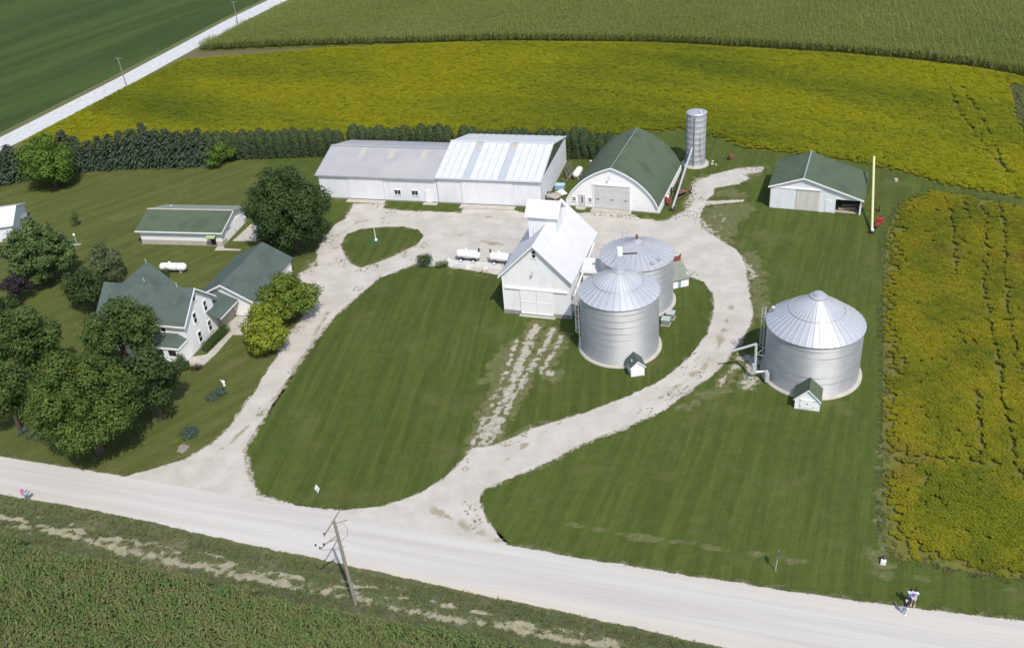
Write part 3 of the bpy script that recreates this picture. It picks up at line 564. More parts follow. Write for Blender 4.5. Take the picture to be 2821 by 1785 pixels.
# side annex of the crib and its spout
ann = empty('crib_annex', loc2(cr, 8.95, 4.6), R(-19.97), 'small white flat-roofed elevator shed squeezed between crib and bins', 'shed')
wpart('wall', 0, 2.2, 0, .1, 0, 4.3, WLAP, ann); wpart('wall', 0, 2.2, 1.7, 1.8, 0, 4.9, WLAP, ann)
for x in (0, 2.1): gable('wall', [(x, .1, 0), (x, 1.7, 0), (x, 1.7, 4.85), (x, .1, 4.3)], (.1, 0, 0), WLAP, ann)
slope('roof', (-.2, -.25, 4.3), (2.35, -.25, 4.3), (2.35, 1.95, 5.05), (-.2, 1.95, 5.05), WROOF2, ann, .12)
MB().b2(-.2, 2.35, -.3, -.25, 4.1, 4.33).build('fascia', WHITE, ann)
MB().lathe([(.1, 0), (.1, .25), (.16, .27), (0, .36)], 8, (1.2, .9, 4.68)).build('roof_vent', GALV, ann)
sp = MB().tube([(*loc2(cr, 9.0, 10.6), 5.0), (*loc2(cr, 9.0, 2.0), 3.7), (*loc2(cr, 9.0, -.2), 3.4)], .11).build('grain_spout', WHITE); tag(sp, 'white grain spout slanting along the right wall of the tall crib', 'spout')

# ---- machine shed with lean-to, at the right
M_mid = (38.49 + math.cos(R(-26.04)) * 6.215, 125.31 + math.sin(R(-26.04)) * 6.215); MW, MD_ = 12.43, 9.3
ms = frame_root('machine_shed', M_mid, -23.2, MW, 'white shed with lopsided green roof and an open bay at its right', 'shed')
zl, za, zr, xa = 3.4, 5.0, 2.4, 4.44
zof = lambda x: zl + (za - zl) * x / xa if x < xa else za + (zr - za) * (x - xa) / (MW - xa)
gable('wall', [(0, 0, .0), (8.85, 0, .0), (8.85, 0, zof(8.85) - .08), (xa, 0, za - .08), (0, 0, zl - .08)], (0, .12, 0), WSIDE, ms)
gable('lintel', [(8.85, 0, 2.12), (MW, 0, 2.12), (MW, 0, zr - .08), (8.85, 0, zof(8.85) - .08)], (0, .12, 0), WHITE, ms)
wpart('post', MW - .2, MW, 0, .2, 0, 2.12, WHITE, ms); wpart('post', 8.85, 9.0, -.03, .12, 0, 2.12, WHITE, ms)
gable('wall', [(0, MD_, 0), (MW, MD_, 0), (MW, MD_, zr - .08), (xa, MD_, za - .08), (0, MD_, zl - .08)], (0, -.12, 0), WSIDE, ms)
wpart('wall', 0, .12, .12, MD_ - .12, 0, zl - .08, WSIDE, ms); wpart('wall', MW - .12, MW, .2, MD_ - .12, 0, zr - .08, WSIDE, ms); wpart('wall', 8.75, 8.85, .12, MD_ - .12, 0, 3.4, WOOD, ms)
slope('roof', (-.3, -.3, zl), (-.3, MD_ + .3, zl), (xa, MD_ + .3, za + .05), (xa, -.3, za + .05), SHING, ms)
slope('roof', (MW + .3, -.3, zr - .05), (MW + .3, MD_ + .3, zr - .05), (xa, MD_ + .3, za + .05), (xa, -.3, za + .05), SHING, ms)
MB().tube([(xa, -.3, za + .08), (xa, MD_ + .3, za + .08)], .12, 6).build('ridge_cap', mat('pale_ridge', (.34, .36, .40), (.28, .30, .33), rough=.5), ms)
for (xa_, za_, xb_, zb_) in ((-.3, zl, xa, za + .05), (xa, za + .05, MW + .3, zr - .05)):
    MB().prism([(xa_, -.3, za_ - .18), (xa_, -.3, za_ + .03), (xb_, -.3, zb_ + .03), (xb_, -.3, zb_ - .18)], (0, -.05, 0)).build('rake_trim', WHITE, ms)
MB().b2(0, 6.9, -.18, 0, 3.22, 3.38).build('door_track', WHITE, ms)
wpart('sliding_door', .1, 3.5, -.11, -.03, .08, 3.22, WSIDE, ms); wpart('sliding_door', 3.6, 6.8, -.06, -.001, .08, 3.22, mat('stained_white_steel', (.60, .58, .54), (.52, .49, .44), rough=.6, scale=1.2, stretch=(3, 1, .15)), ms)
MB().b2(0, .1, -.03, 0, 0, zl - .1).build('corner_trim', WHITE, ms)
wpart('side_door', 7.6, 8.7, -.05, 0, .08, 1.9, WSIDE, ms)
lslab('shed_floor', ms, [(9.0, .3), (12.2, .3), (12.2, 9.0), (9.0, 9.0)], .03, .02, TAN)
tag(MB().tube([(*loc2(ms, 9.4, 1.0), .25), (*loc2(ms, 11.7, 1.5), .25)], .22, 7).tube([(*loc2(ms, 9.8, 2.0), .3), (*loc2(ms, 12.0, 2.6), .3)], .25, 7).build('hay_roll', mat('old_hay', (.36, .30, .20), (.28, .23, .15), rough=1., scale=6, bump=.6)), 'pale old hay heaped inside the open shed bay', 'hay')

# ---- small shed by the house
ch = empty('low_shed', (-53.86, 131.01), R(-13.72), 'long low white shed with green roof and a row of small vents', 'shed')
HW, HD, HE, HR = 13.1, 8.2, 2.35, 3.75
wpart('foundation', -.03, HW + .03, -.03, HD + .03, -.05, .75, CONC, ch)
wpart('wall', 0, HW, 0, .12, .75, HE, WHITE, ch); wpart('wall', 0, HW, HD - .12, HD, .75, HE, WHITE, ch)
for x in (0, HW - .12): gable('wall', [(x, .12, .75), (x, HD - .12, .75), (x, HD - .12, HE), (x, HD / 2, HR - .1), (x, .12, HE)], (.12, 0, 0), WHITE, ch)
s_ = (HR - HE) / (HD / 2 + .5)
slope('roof', (-.4, -.5, HE), (HW + .5, -.5, HE), (HW + .5, HD / 2, HR), (-.4, HD / 2, HR), SHING, ch)
slope('roof', (-.4, HD + .5, HE), (HW + .5, HD + .5, HE), (HW + .5, HD / 2, HR), (-.4, HD / 2, HR), SHINGG, ch)
MB().box((HW / 2, HD / 2, HR + .06), (HW + .9, .3, .1)).build('ridge_cap', CONC, ch)
MB().b2(-.4, HW + .5, -.56, -.5, HE - .17, HE + .03).build('fascia', WHITE, ch)
MB().prism([(HW + .5, -.5, HE - .18), (HW + .5, -.5, HE + .02), (HW + .5, HD / 2, HR + .02), (HW + .5, HD / 2, HR - .18)], (.05, 0, 0)).build('rake_trim', WHITE, ch)
for x in (.9, 4.1, 5.7, 7.5, 9.4):
    for k in range(3): MB().b2(x + k * .28, x + k * .28 + .22, -.03, 0, 1.98, 2.12).build('vent_opening', DARK, ch)
MB().lathe([(.1, 0), (.1, .5), (.17, .52), (.17, .62), (0, .7)], 10, (3.7, HD / 2, HR + .05)).build('roof_vent', GALV, ch)
gd = MB().b2(HW, HW + .06, 1.3, 4.1, .1, 2.0).build('garage_door', WHITE, ch)
for k in range(3): MB().b2(HW + .06, HW + .075, 1.9 + k * .42, 2.2 + k * .42, 1.5, 1.7).build('pane', GLASS, gd)
MB().b2(HW, HW + .06, 4.4, 7.2, .1, 2.0).build('garage_door', WHITE, ch)
aw = MB().prism([(11.1, -.12, 2.0), (12.5, -.12, 2.0), (12.5, -1.0, 1.65), (11.1, -1.0, 1.65)], (0, 0, .06)).build('awning', mat('pale_green_awning', (.36, .44, .24), (.30, .38, .20), rough=.7), ch)
MB().b2(11.3, 12.1, -.05, 0, .15, 1.85).build('door', DARK, ch)

# ---- white building at the left edge
lb = empty('edge_shed', (-86.2, 134.6), R(9), 'white metal-roofed shed at the left edge behind a spruce', 'shed')
wpart('wall', 0, 11.5, 0, .12, 0, 2.5, WSIDE, lb); wpart('wall', 0, 11.5, 7.9, 8.0, 0, 2.5, WSIDE, lb)
for x in (0, 11.4): gable('wall', [(x, .12, 0), (x, 7.9, 0), (x, 7.9, 2.5), (x, 4, 3.8), (x, .12, 2.5)], (.1, 0, 0), WSIDE, lb)
slope('roof', (-.3, -.4, 2.5), (11.8, -.4, 2.5), (11.8, 4, 4.0), (-.3, 4, 4.0), WROOF, lb); slope('roof', (-.3, 8.4, 2.5), (11.8, 8.4, 2.5), (11.8, 4, 4.0), (-.3, 4, 4.0), WROOF, lb)
MB().lathe([(.18, 0), (.18, .4), (.3, .42), (0, .6)], 10, (5.9, 2.2, 3.3)).build('roof_vent', RUST, lb)

# ---- house, breezeway and garage
hs = empty('house', (-38.73, 98.32), R(-17), 'two-storey white farmhouse with blue-green roof, rear wing and attached garage', 'house')
hd, he, hr = 6.6, 4.85, 7.7; hL = -11.6
gable('wall', [(0, 0, .1), (0, hd, .1), (0, hd, he), (0, hd / 2, hr - .15), (0, 0, he)], (-.15, 0, 0), WHITE, hs)
gable('wall', [(hL, 0, .1), (hL, hd, .1), (hL, hd, he), (hL, hd / 2, hr - .15), (hL, 0, he)], (.15, 0, 0), WHITE, hs)
wpart('wall', hL, -.15, 0, .15, .1, he, WHITE, hs); wpart('wall', hL, -.15, hd - .15, hd, .1, he, WHITE, hs)
wpart('foundation', hL - .04, .05, -.05, hd + .05, -.05, .14, CONCG, hs)
s_ = (hr - he) / (hd / 2); ov = .4
slope('roof', (hL - .4, -ov, he - ov * s_), (.45, -ov, he - ov * s_), (.45, hd / 2, hr), (hL - .4, hd / 2, hr), SHINGB, hs, .14)
slope('roof', (hL - .4, hd + ov, he - ov * s_), (.45, hd + ov, he - ov * s_), (.45, hd / 2, hr), (hL - .4, hd / 2, hr), SHINGB, hs, .14)
for ya, yb in ((-ov, hd / 2), (hd + ov, hd / 2)):
    MB().prism([(.45, ya, he - ov * s_ - .2), (.45, ya, he - ov * s_ + .03), (.45, yb, hr + .03), (.45, yb, hr - .2)], (.06, 0, 0)).build('rake_trim', WHITE, hs)
MB().b2(hL - .4, .45, -ov - .07, -ov, he - ov * s_ - .2, he - ov * s_ + .02).build('gutter', WHITE, hs)
# rear wing
wx, wb, wh = -9.4, 8.3, 3.55
wzr = 7.75; wze = wzr - s_ * wh
gable('wall', [(wx - wh, wb, .1), (wx + wh, wb, .1), (wx + wh, wb, wze), (wx, wb, wzr - .15), (wx - wh, wb, wze)], (0, -.15, 0), WHITE, hs)
wpart('wall', wx - wh, wx - wh + .15, hd, wb - .15, .1, wze, WHITE, hs); wpart('wall', wx + wh - .15, wx + wh, hd, wb - .15, .1, wze, WHITE, hs)
for sg in (-1, 1):
    xe = wx + sg * (wh + .4); ze = wzr - s_ * (wh + .4)
    MB().prism([(xe, hd / 2 + (hr - ze) / s_ if False else hd + .2, ze), (xe, wb + .4, ze), (wx, wb + .4, wzr), (wx, hd / 2 - .05, wzr)], (0, 0, -.15)).build('roof', SHINGB, hs)
# gable windows
for y, z, wd, ht in ((5.0, 4.2, .62, 1.35), (2.45, 4.0, .62, 1.35), (4.85, 1.45, .66, 1.4), (2.45, 1.35, .66, 1.4), (3.3, 6.2, .55, .55)):
    window(hs, y, z, wd, ht, y=0., face='x', panes=1, rows=2)
window(hs, -2.9, 4.0, .66, 1.25, y=0., panes=1, rows=2); window(hs, -7.2, 4.0, .66, 1.25, y=0., panes=1, rows=2)
# front porch
MB().prism([(-7.5, -2.1, 2.55), (.05, -2.1, 2.55), (-1.1, 0, 3.25), (-6.5, 0, 3.25)], (0, 0, -.12)).prism([(.05, -2.1, 2.55), (.05, 0, 2.55), (-1.1, 0, 3.25)], (0, 0, -.12)).build('porch_roof', SHINGB, hs)
MB().b2(-7.5, .1, -2.17, -2.1, 2.32, 2.57).b2(.05, .11, -2.1, 0, 2.32, 2.57).build('porch_gutter', WHITE, hs)
MB().b2(-7.3, -.05, -2.0, -1.9, .1, 2.4).b2(-.12, -.02, -1.9, 0, .1, 2.4).build('porch_wall', WHITE, hs)
for k in range(2): MB().b2(-1.5 + k * .0 - k * 1.7, -.5 - k * 1.7, -2.03, -2.0, 1.4, 2.2).build('pane', GLASS, hs)
# breezeway
MB().b2(-3.6, .75, hd + .02, 9.58, .1, 2.45).build('breezeway', TAN, hs)
slope('breezeway_roof', (1.75, 4.9, 2.5), (1.75, 9.5, 2.5), (-1.2, 9.5, 3.7), (-1.2, 4.9, 3.7), SHINGB, hs, .12)
slope('breezeway_roof', (-4.1, 4.2, 2.5), (-4.1, 9.5, 2.5), (-1.2, 9.5, 3.7), (-1.2, 4.2, 3.7), SHINGB, hs, .12)
MB().b2(1.75, 1.81, 4.9, 9.4, 2.38, 2.53).build('breezeway_gutter', WHITE, hs)
# garage
gx0, gx1, gy0, gy1, ge, gr_ = -4.0, 3.6, 9.6, 20.6, 2.6, 4.6; gm = (gx0 + gx1) / 2
gable('wall', [(gx0, gy0, .1), (gx1, gy0, .1), (gx1, gy0, ge), (gm, gy0, gr_ - .12), (gx0, gy0, ge)], (0, .15, 0), WHITE, hs)
gable('wall', [(gx0, gy1, .1), (gx1, gy1, .1), (gx1, gy1, ge), (gm, gy1, gr_ - .12), (gx0, gy1, ge)], (0, -.15, 0), WHITE, hs)
wpart('wall', gx1 - .15, gx1, gy0 + .15, gy1 - .15, .1, ge, WHITE, hs); wpart('wall', gx0, gx0 + .15, gy0 + .15, gy1 - .15, .1, ge, WHITE, hs)
s2_ = (gr_ - ge) / ((gx1 - gx0) / 2)
for sg in (-1, 1):
    xe = gm + sg * ((gx1 - gx0) / 2 + .4); ze = ge - .4 * s2_ + .1
    slope('garage_roof', (xe, gy0 - .4, ze), (xe, gy1 + .4, ze), (gm, gy1 + .4, gr_ + .1), (gm, gy0 - .4, gr_ + .1), SHINGB, hs, .14)
    MB().prism([(xe, gy0 - .4, ze - .2), (xe, gy0 - .4, ze + .03), (gm, gy0 - .4, gr_ + .13), (gm, gy0 - .4, gr_ - .1)], (0, -.06, 0)).build('rake_trim', WHITE, hs)
for y in (10.4, 14.4): MB().b2(gx1, gx1 + .05, y, y + 3.2, .15, 2.1).build('garage_door', DOORG, hs)
for x, y, z in ((1.3, 13.6, 3.7), (.6, 16.5, 4.0), (.9, 18.2, 3.85)): MB().lathe([(.07, -.2), (.07, .28), (0, .3)], 8, (x, y, z)).build('vent_pipe', DARK, hs)
for x, y, z in ((wx, wb + .2, wzr), (wx + 1.6, 5.2, 7.0), (-2.0, hd / 2 + .2, hr)): MB().lathe([(.05, -.1), (.05, .35), (.09, .37), (0, .42)], 8, (x, y, z)).build('vent_pipe', WHITE, hs)
# ================================================================== GRAIN BINS, SILO, SMALL SHEDS
def arc_band(r0, r1, z0, z1, n=72, lip=.0):
    return MB().lathe([(r0, z0), (r0, z1), (r1, z1), (r1, z0)][:2] if r1 is None else [(r0, z0), (r0, z1)], n)
def grain_bin(name, c, Rr, ez, az, nring, npan, label, roofm, ringfrac=.6, lad=None, capr=.55):
    o = empty(name, c, 0., label, 'grain bin', 'round metal grain bins')
    MB().lathe([(Rr + .38, -.05), (Rr + .38, .16), (Rr - .1, .16)], 64).build('base_ring', CONC, o)
    hgt = (ez - .12) / nring
    for k in range(nring):
        z0 = .12 + k * hgt; r = Rr + (.006 if k % 2 else 0.); prof = []
        for q in range(9): prof.append((r + .012 * math.sin(q * math.pi), z0 + hgt * q / 8))
        prof = [(r - .03, z0 + .010), (r, z0 + .014), (r, z0 + hgt - .010), (r - .03, z0 + hgt - .008)]
        m_ = MB().lathe(prof[:2], 72, smooth=False).lathe(prof[1:3], 72).lathe(prof[2:], 72, smooth=False); m_.build('wall_ring', GALVB, o)
    # roof sheets: one wedge with a standing rib, turned round the axis
    sl_ = (az - ez) / Rr; re = Rr + .14; a = 2 * math.pi / npan; rc = capr * .9
    zr = lambda r: ez + (Rr - r) * sl_
    pm = MB(); h = a / 2 * .975
    def pt(r, t, dz=0.): return (r * math.cos(t), r * math.sin(t), zr(r) + dz)
    pm.add([pt(re, -h), pt(re, h), pt(rc, h), pt(rc, -h), pt(re, -h, -.05), pt(re, h, -.05), pt(rc, h, -.05), pt(rc, -h, -.05)], [(0, 1, 2, 3), (4, 7, 6, 5), (0, 4, 5, 1), (1, 5, 6, 2), (2, 6, 7, 3), (3, 7, 4, 0)])
    def rib(t, wd, ht):
        P = []
        for r in (re + .01, rc):
            d = wd / r if r > 1.2 else wd / 1.2
            P += [pt(r, t - d / 2, -.005), pt(r, t + d / 2, -.005), pt(r, t + d / 4, ht), pt(r, t - d / 4, ht)]
        pm.add(P, [(0, 1, 2, 3), (4, 7, 6, 5), (0, 4, 5, 1), (1, 5, 6, 2), (2, 6, 7, 3), (3, 7, 4, 0)])
    rib(h * .94, .085, .08)
    me = pm.mesh('roof_panel'); me.materials.append(roofm)
    for k in range(npan):
        p = bpy.data.objects.new('roof_panel', me); col.objects.link(p); p.parent = o; p.rotation_euler = (0, 0, k * a)
    if ringfrac:
        rr = Rr * ringfrac; MB().tube([(rr * math.cos(t), rr * math.sin(t), zr(rr) + .06) for t in np.linspace(0, 2 * math.pi, 61)], .045, 6, caps=False).build('stiffening_ring', DARK if False else GALVR, o)
    zc = zr(capr)
    cp = MB().lathe([(capr * 1.5, zc - .16), (capr * 1.45, zc + .0), (capr, zc + .1), (capr * .98, zc + .22), (capr * .8, zc + .26), (capr * .78, zc + .34), (capr * .3, zc + .40), (0, zc + .41)], 24, smooth=False).build('roof_cap', GALVR, o)
    if lad is not None:
        ld = MB(); t = lad; u = Vector((math.cos(t), math.sin(t), 0)); v = Vector((-u.y, u.x, 0)); base = u * (Rr + .22)
        for sg in (-.22, .22): ld.tube([base + v * sg + Vector((0, 0, .3)), base + v * sg + Vector((0, 0, ez + .9))], .03, 6)
        for k in range(int((ez + .5) / .35)): ld.tube([base - v * .22 + Vector((0, 0, .5 + k * .35)), base + v * .22 + Vector((0, 0, .5 + k * .35))], .018, 5)
        ld.build('ladder', GALV, o)
        cg = MB()
        for z in np.arange(2.6, ez + 1.0, .75): cg.tube([base + u * (.42 * math.sin(q)) + v * (.42 * math.cos(q)) + Vector((0, 0, z)) for q in np.linspace(0, math.pi, 9)], .02, 5, caps=False)
        for q in np.linspace(.2, math.pi - .2, 5): cg.tube([base + u * (.42 * math.sin(q)) + v * (.42 * math.cos(q)) + Vector((0, 0, z)) for z in (2.6, ez + .95)], .015, 5)
        cg.build('ladder_cage', GALV, o)
    return o
fb = grain_bin('grain_bin', (12.24, 92.91), 4.45, 7.45, 10.2, 9, 36, 'tall front grain bin beside the crib, little gabled shed at its foot', GALVR, .62, lad=math.pi * 1.02, capr=.5)
bb = grain_bin('grain_bin', (15.76, 102.62), 4.40, 6.54, 8.30, 8, 34, 'rear grain bin with dull stained flatter roof, half hidden by another bin', GALVW, None, lad=R(100), capr=.42)
rbn = grain_bin('grain_bin', (31.79, 84.58), 4.93, 6.42, 9.95, 8, 44, 'wide grain bin standing alone on the lawn beside the bean field', GALVR, .58, lad=R(158), capr=.6)
# roof hatches and bits on the rear bin
for t, r in ((R(-70), 3.6), (R(-52), 3.4)):
    zz = 6.54 + (4.4 - r) * (8.3 - 6.54) / 4.4
    MB().box((r * math.cos(t), r * math.sin(t), zz + .06), (.7, .5, .1), t).build('roof_hatch', GALVR, bb)
MB().lathe([(.2, 0), (.2, .3), (.12, .32), (.12, .55), (0, .6)], 12, (0, 0, 8.5)).build('roof_fan', RUST, bb)
MB().lathe([(.18, 0), (.18, .25), (.26, .27), (.26, .36), (0, .5)], 12, (-4.0, 2.0, 7.0)).build('roof_vent', GALVR, rbn)
MB().tube([(-2.6, -3.6, .7), (-1.4, -4.4, .45), (-.3, -4.95, .42)], .05, 6).build('hand_rail', GALV, rbn)
# distributor box and spout over the front and rear bins
di = empty('spout_head', (12.6, 94.2), 0, 'white distributor box on thin legs above the two close bins', 'spout')
bz = 10.9
MB().b2(-.28, .28, .0, .55, bz, bz + .9).build('box', WHITE, di)
MB().tube([(.25, .3, bz + .1), (2.2, 2.2, bz - 1.0)], .09, 6).build('spout', DARK, di)
m_ = MB()
for x, y in ((-.25, .05), (.25, .05), (-.25, .5), (.25, .5)): m_.tube([(x, y, bz + .02), (x * 3.2, y + (.0 if y < .3 else 1.2), 9.0)], .035, 5)
m_.tube([(1.5, 1.5, bz - .6), (1.3, 1.2, 8.6)], .03, 5).tube([(2.1, 2.1, bz - .95), (2.1, 2.1, 8.2)], .03, 5)
m_.build('legs', GALV, di)
# unloading spout at the right bin
us = empty('unloading_auger', (31.79, 84.58), 0, 'bent galvanised unloading pipe and motor at the left side of the lone bin', 'auger')
MB().tube([(-4.95, -.6, .9), (-6.2, -.5, .9)], .13, 8).build('discharge_tube', GALV, us)
MB().tube([(-6.2, -.5, .8), (-6.2, -.2, 4.3)], .15, 8).build('lift_tube', GALV, us)
MB().tube([(-6.2, -.2, 4.3), (-8.6, .7, 3.0)], .14, 8).build('spout', GALV, us)
MB().b2(-5.35, -4.95, -1.6, -.9, .2, 1.3).b2(-6.55, -6.3, -.7, -.3, 1.0, 1.9).build('motor_box', GALV, us)
MB().tube([(-6.1, -.25, 3.0), (-4.8, .0, 2.4)], .03, 5).tube([(-6.1, -.25, 3.0), (-4.8, .8, 3.2)], .03, 5).build('brace', GALV, us)

def hut(name, O, ang, wd, dp, e, pk, label, roofm, door=True, foundation=True):
    o = empty(name, O, R(ang), label, 'shed')
    gable('wall', [(0, 0, .1), (wd, 0, .1), (wd, 0, e), (wd / 2, 0, pk - .08), (0, 0, e)], (0, .1, 0), WHITE, o); gable('wall', [(0, dp, .1), (wd, dp, .1), (wd, dp, e), (wd / 2, dp, pk - .08), (0, dp, e)], (0, -.1, 0), WHITE, o)
    wpart('wall', 0, .1, .1, dp - .1, .1, e, WHITE, o); wpart('wall', wd - .1, wd, .1, dp - .1, .1, e, WHITE, o)
    wpart('foundation', -.05, wd + .05, -.05, dp + .05, -.05, .1, CONCG, o)
    s = (pk - e) / (wd / 2)
    for sg in (-1, 1):
        xe = wd / 2 + sg * (wd / 2 + .15); slope('roof', (xe, -.15, e - .15 * s + .03), (xe, dp + .15, e - .15 * s + .03), (wd / 2, dp + .15, pk + .03), (wd / 2, -.15, pk + .03), roofm, o, .07)
        MB().prism([(xe, -.15, e - .15 * s - .1), (xe, -.15, e - .15 * s + .04), (wd / 2, -.15, pk + .04), (wd / 2, -.15, pk - .1)], (0, -.03, 0)).build('rake_trim', WHITE, o)
    return o
h1 = hut('bin_shed', (12.55, 86.3), 5.4, 1.5, 1.75, 1.35, 2.05, 'tiny white gabled shed with green roof at the foot of the front bin', SHINGB)
h2 = hut('bin_shed', (28.2, 78.35), -21.5, 2.44, 2.6, 1.4, 2.62, 'white gabled shed with green roof and hatch door against the lone bin', SHING)
dd = MB().b2(.5, 1.93, -.06, 0, .28, 1.36).build('hatch_door', WHITE, h2)
for x, z in ((.5, .5), (.5, 1.2), (1.85, .5), (1.85, 1.2)): MB().b2(x - .03, x + .13, -.075, -.06, z - .03, z + .03).build('hinge', DARK, dd)
MB().b2(1.12, 1.32, -.09, -.06, .8, .86).build('handle', DARK, dd)
MB().tube([(.2, .5, 1.7), (.2, .5, 2.0)], .05, 6).build('vent_pipe', WHITE, h1)
h3 = empty('lean_to_shed', (20.3, 104.3), R(13.3), 'small white shed with mossy grey roof behind the rear bin', 'shed')
wpart('wall', 0, .95, 0, .1, .05, 1.25, WHITE, h3); wpart('wall', 1.35, 2.4, 0, .1, .05, 1.3, WHITE, h3); wpart('wall', 2.3, 2.4, .1, 2.4, .05, 1.7, WHITE, h3); wpart('wall', 0, .1, .1, 2.4, .05, 1.7, WHITE, h3); wpart('wall', 0, 2.4, 2.4, 2.5, .05, 1.8, WHITE, h3)
wpart('door', .95, 1.35, .02, .08, .05, 1.2, mat('pale_blue_grey_door', (.30, .38, .44), (.25, .32, .38), rough=.5), h3)
slope('roof', (-.2, -.25, 1.3), (2.6, -.25, 1.35), (2.6, 2.7, 2.35), (-.2, 2.7, 2.3), SHINGG, h3, .08)
mo = empty('auger_motor', gp(1864, 722), R(10), 'dark red auger motor behind the mossy little shed', 'motor')
MB().b2(-.5, .5, -.2, .2, .35, .75).build('motor', REDP, mo); MB().b2(-.45, -.35, -.2, .2, 0, .35).b2(.35, .45, -.2, .2, 0, .35).build('stand', DARK, mo); MB().tube([(.4, 0, .75), (.55, 0, 1.1)], .1, 8).build('exhaust', DARK, mo)
# electrical cabinets
for k, (px, lab) in enumerate((((1834, 893), 'front one of two grey-green utility cabinets on the grass by the bin'), ((1847, 876), 'rear one of two grey-green utility cabinets on the grass by the bin'))):
    cab = empty('utility_cabinet', gp(*px), R(-22), lab, 'cabinet', 'utility cabinets')
    MB().b2(-.55, .55, -.5, .5, -.02, .08).build('pad', CONC, cab); MB().b2(-.48, .48, -.42, .42, .08, .72).build('body', mat('grey_green_cabinet', (.22, .27, .26), (.18, .23, .22), rough=.5), cab); MB().prism([(-.52, -.46, .72), (.52, -.46, .72), (.52, .46, .8), (-.52, .46, .8)], (0, 0, .06)).build('lid', mat('pale_cabinet_lid', (.40, .45, .43), (.36, .40, .38), rough=.5), cab)

# ---- silo
si = empty('silo', (31.35, 142.83), 0, 'narrow grey tower silo on a pale round slab', 'silo')
MB().lathe([(2.15, -.05), (2.15, .22), (1.4, .24)], 40).build('base_slab', CONC, si)
nst = 30
for k in range(9):
    z0 = .2 + k * .93; MB().lathe([(1.558, z0), (1.558, z0 + .05), (1.55, z0 + .055), (1.55, z0 + .93)], 40).build('wall_ring', SILOM, si)
MB().lathe([(1.6, 8.5), (1.62, 8.62), (1.3, 8.72), (.4, 8.82), (0, 8.84)], 32).build('roof', GALVW, si)
MB().tube([(.2, -.1, 8.8), (.4, -.8, 9.05), (.5, -1.3, 8.7)], .06, 6).build('roof_hoop', WHITE, si)
MB().tube([(-.6, -1.62, .2), (-.6, -1.62, 8.4)], .07, 6).build('chute', SILOM, si)
for x, y, s in ((2.6, -.6, .28), (2.9, .4, .22), (3.1, -1.1, .2)):
    st = MB().lathe([(s, -.05), (s * .9, .1), (s * .4, .17), (0, .18)], 7, (31.35 + x, 142.83 + y, 0)).build('stone', CONC); tag(st, None, 'stone', 'pale stones beside the silo slab'); st['label'] = {.28: 'largest of three pale stones right of the silo slab', .22: 'farthest of three pale stones right of the silo slab', .2: 'nearest of three pale stones right of the silo slab'}[s]

# ---- augers
def wheel(m_parent, c, r, wd, ax):
    ax = Vector(ax).normalized(); w = MB().tube([Vector(c) - ax * wd / 2, Vector(c) + ax * wd / 2], r, 16).build('wheel', RUBBER, m_parent); MB().tube([Vector(c) - ax * (wd / 2 + .01), Vector(c) + ax * (wd / 2 + .01)], r * .5, 10).build('rim', WHITE, w); return w
ga = empty('grain_auger', (24.73, 127.0), 0, 'grey grain auger on a rusty wheeled frame leaning on the silo', 'auger')
tip = Vector((30.45 - 24.73, 141.3 - 127.0, 3.3)); d_ = tip.normalized()
MB().tube([(0, 0, .3), tip], .16, 10).build('auger_tube', GALV, ga)
ax1 = Vector((25.73 - 24.73, 133.0 - 127.0, .35)); ax2 = Vector((28.4 - 24.73, 131.9 - 127.0, .35)); axd = (ax2 - ax1)
wheel(ga, ax1, .38, .2, axd); wheel(ga, ax2, .38, .2, axd)
MB().tube([ax1, ax2], .06, 6).tube([ax1, d_ * 9], .05, 6).tube([ax2, d_ * 9], .05, 6).tube([ax1, d_ * 2.2], .05, 6).tube([ax2, d_ * 2.2], .05, 6).prism([ax1 + Vector((.2, 0, .25)), ax2 + Vector((-.2, 0, .2)), d_ * 3.6, d_ * 5.0], (0, 0, .08)).build('undercarriage', RUST, ga)
MB().box((-.35, 1.9, .75), (.7, .9, .7), .3).build('engine', REDP, ga); MB().box((-.35, 2.1, 1.2), (.3, .3, .25), .3).build('air_cleaner', WHITE, ga)
MB().tube([(-.35, 1.5, .5), (0, .1, .45)], .05, 6).build('drive_shaft', REDP, ga)
MB().lathe([(.2, .1), (.42, .5), (.46, .5), (.25, .05)], 10, (0, -.25, 0)).build('hopper', DARK, ga)
ya = empty('grain_auger', (49.5, 114.9), 0, 'long pale yellow grain auger parked beside the bean field', 'auger')
tip = Vector((54.0 - 49.5, 128.1 - 114.9, 5.1)); d_ = tip.normalized()
MB().tube([(0, 0, .35), tip], .17, 10).build('auger_tube', YELP, ya)
MB().tube([tip, tip + Vector((.05, .25, -.5))], .14, 8).build('spout', YELP, ya)
ax1 = Vector((1.05, 6.9, .4)); ax2 = Vector((3.2, 5.9, .4)); wheel(ya, ax1, .38, .2, ax2 - ax1); wheel(ya, ax2, .38, .2, ax2 - ax1)
MB().tube([ax1, ax2], .045, 6).tube([ax1, d_ * 10.5], .035, 6).tube([ax2, d_ * 10.5], .035, 6).tube([ax1, d_ * 3.5], .035, 6).tube([ax2, d_ * 3.5], .035, 6).build('undercarriage', RUST, ya)
MB().box((1.1, .9, .7), (.5, 1.3, .25), -.75).build('engine_mount', REDP, ya); MB().box((1.5, 1.45, .95), (.8, .8, .7), -.75).build('engine', mat('bright_red_engine', (.38, .05, .04), (.28, .04, .035), rough=.5), ya); MB().box((1.75, 1.85, 1.1), (.5, .4, .5), -.75).build('radiator', DARK, ya)
MB().lathe([(.15, .1), (.36, .5), (.4, .5), (.2, .05)], 10, (-.05, -.35, 0)).build('hopper', DARK, ya); MB().box((-.02, -.15, .45), (.35, .3, .3)).build('guard', WHITE, ya)

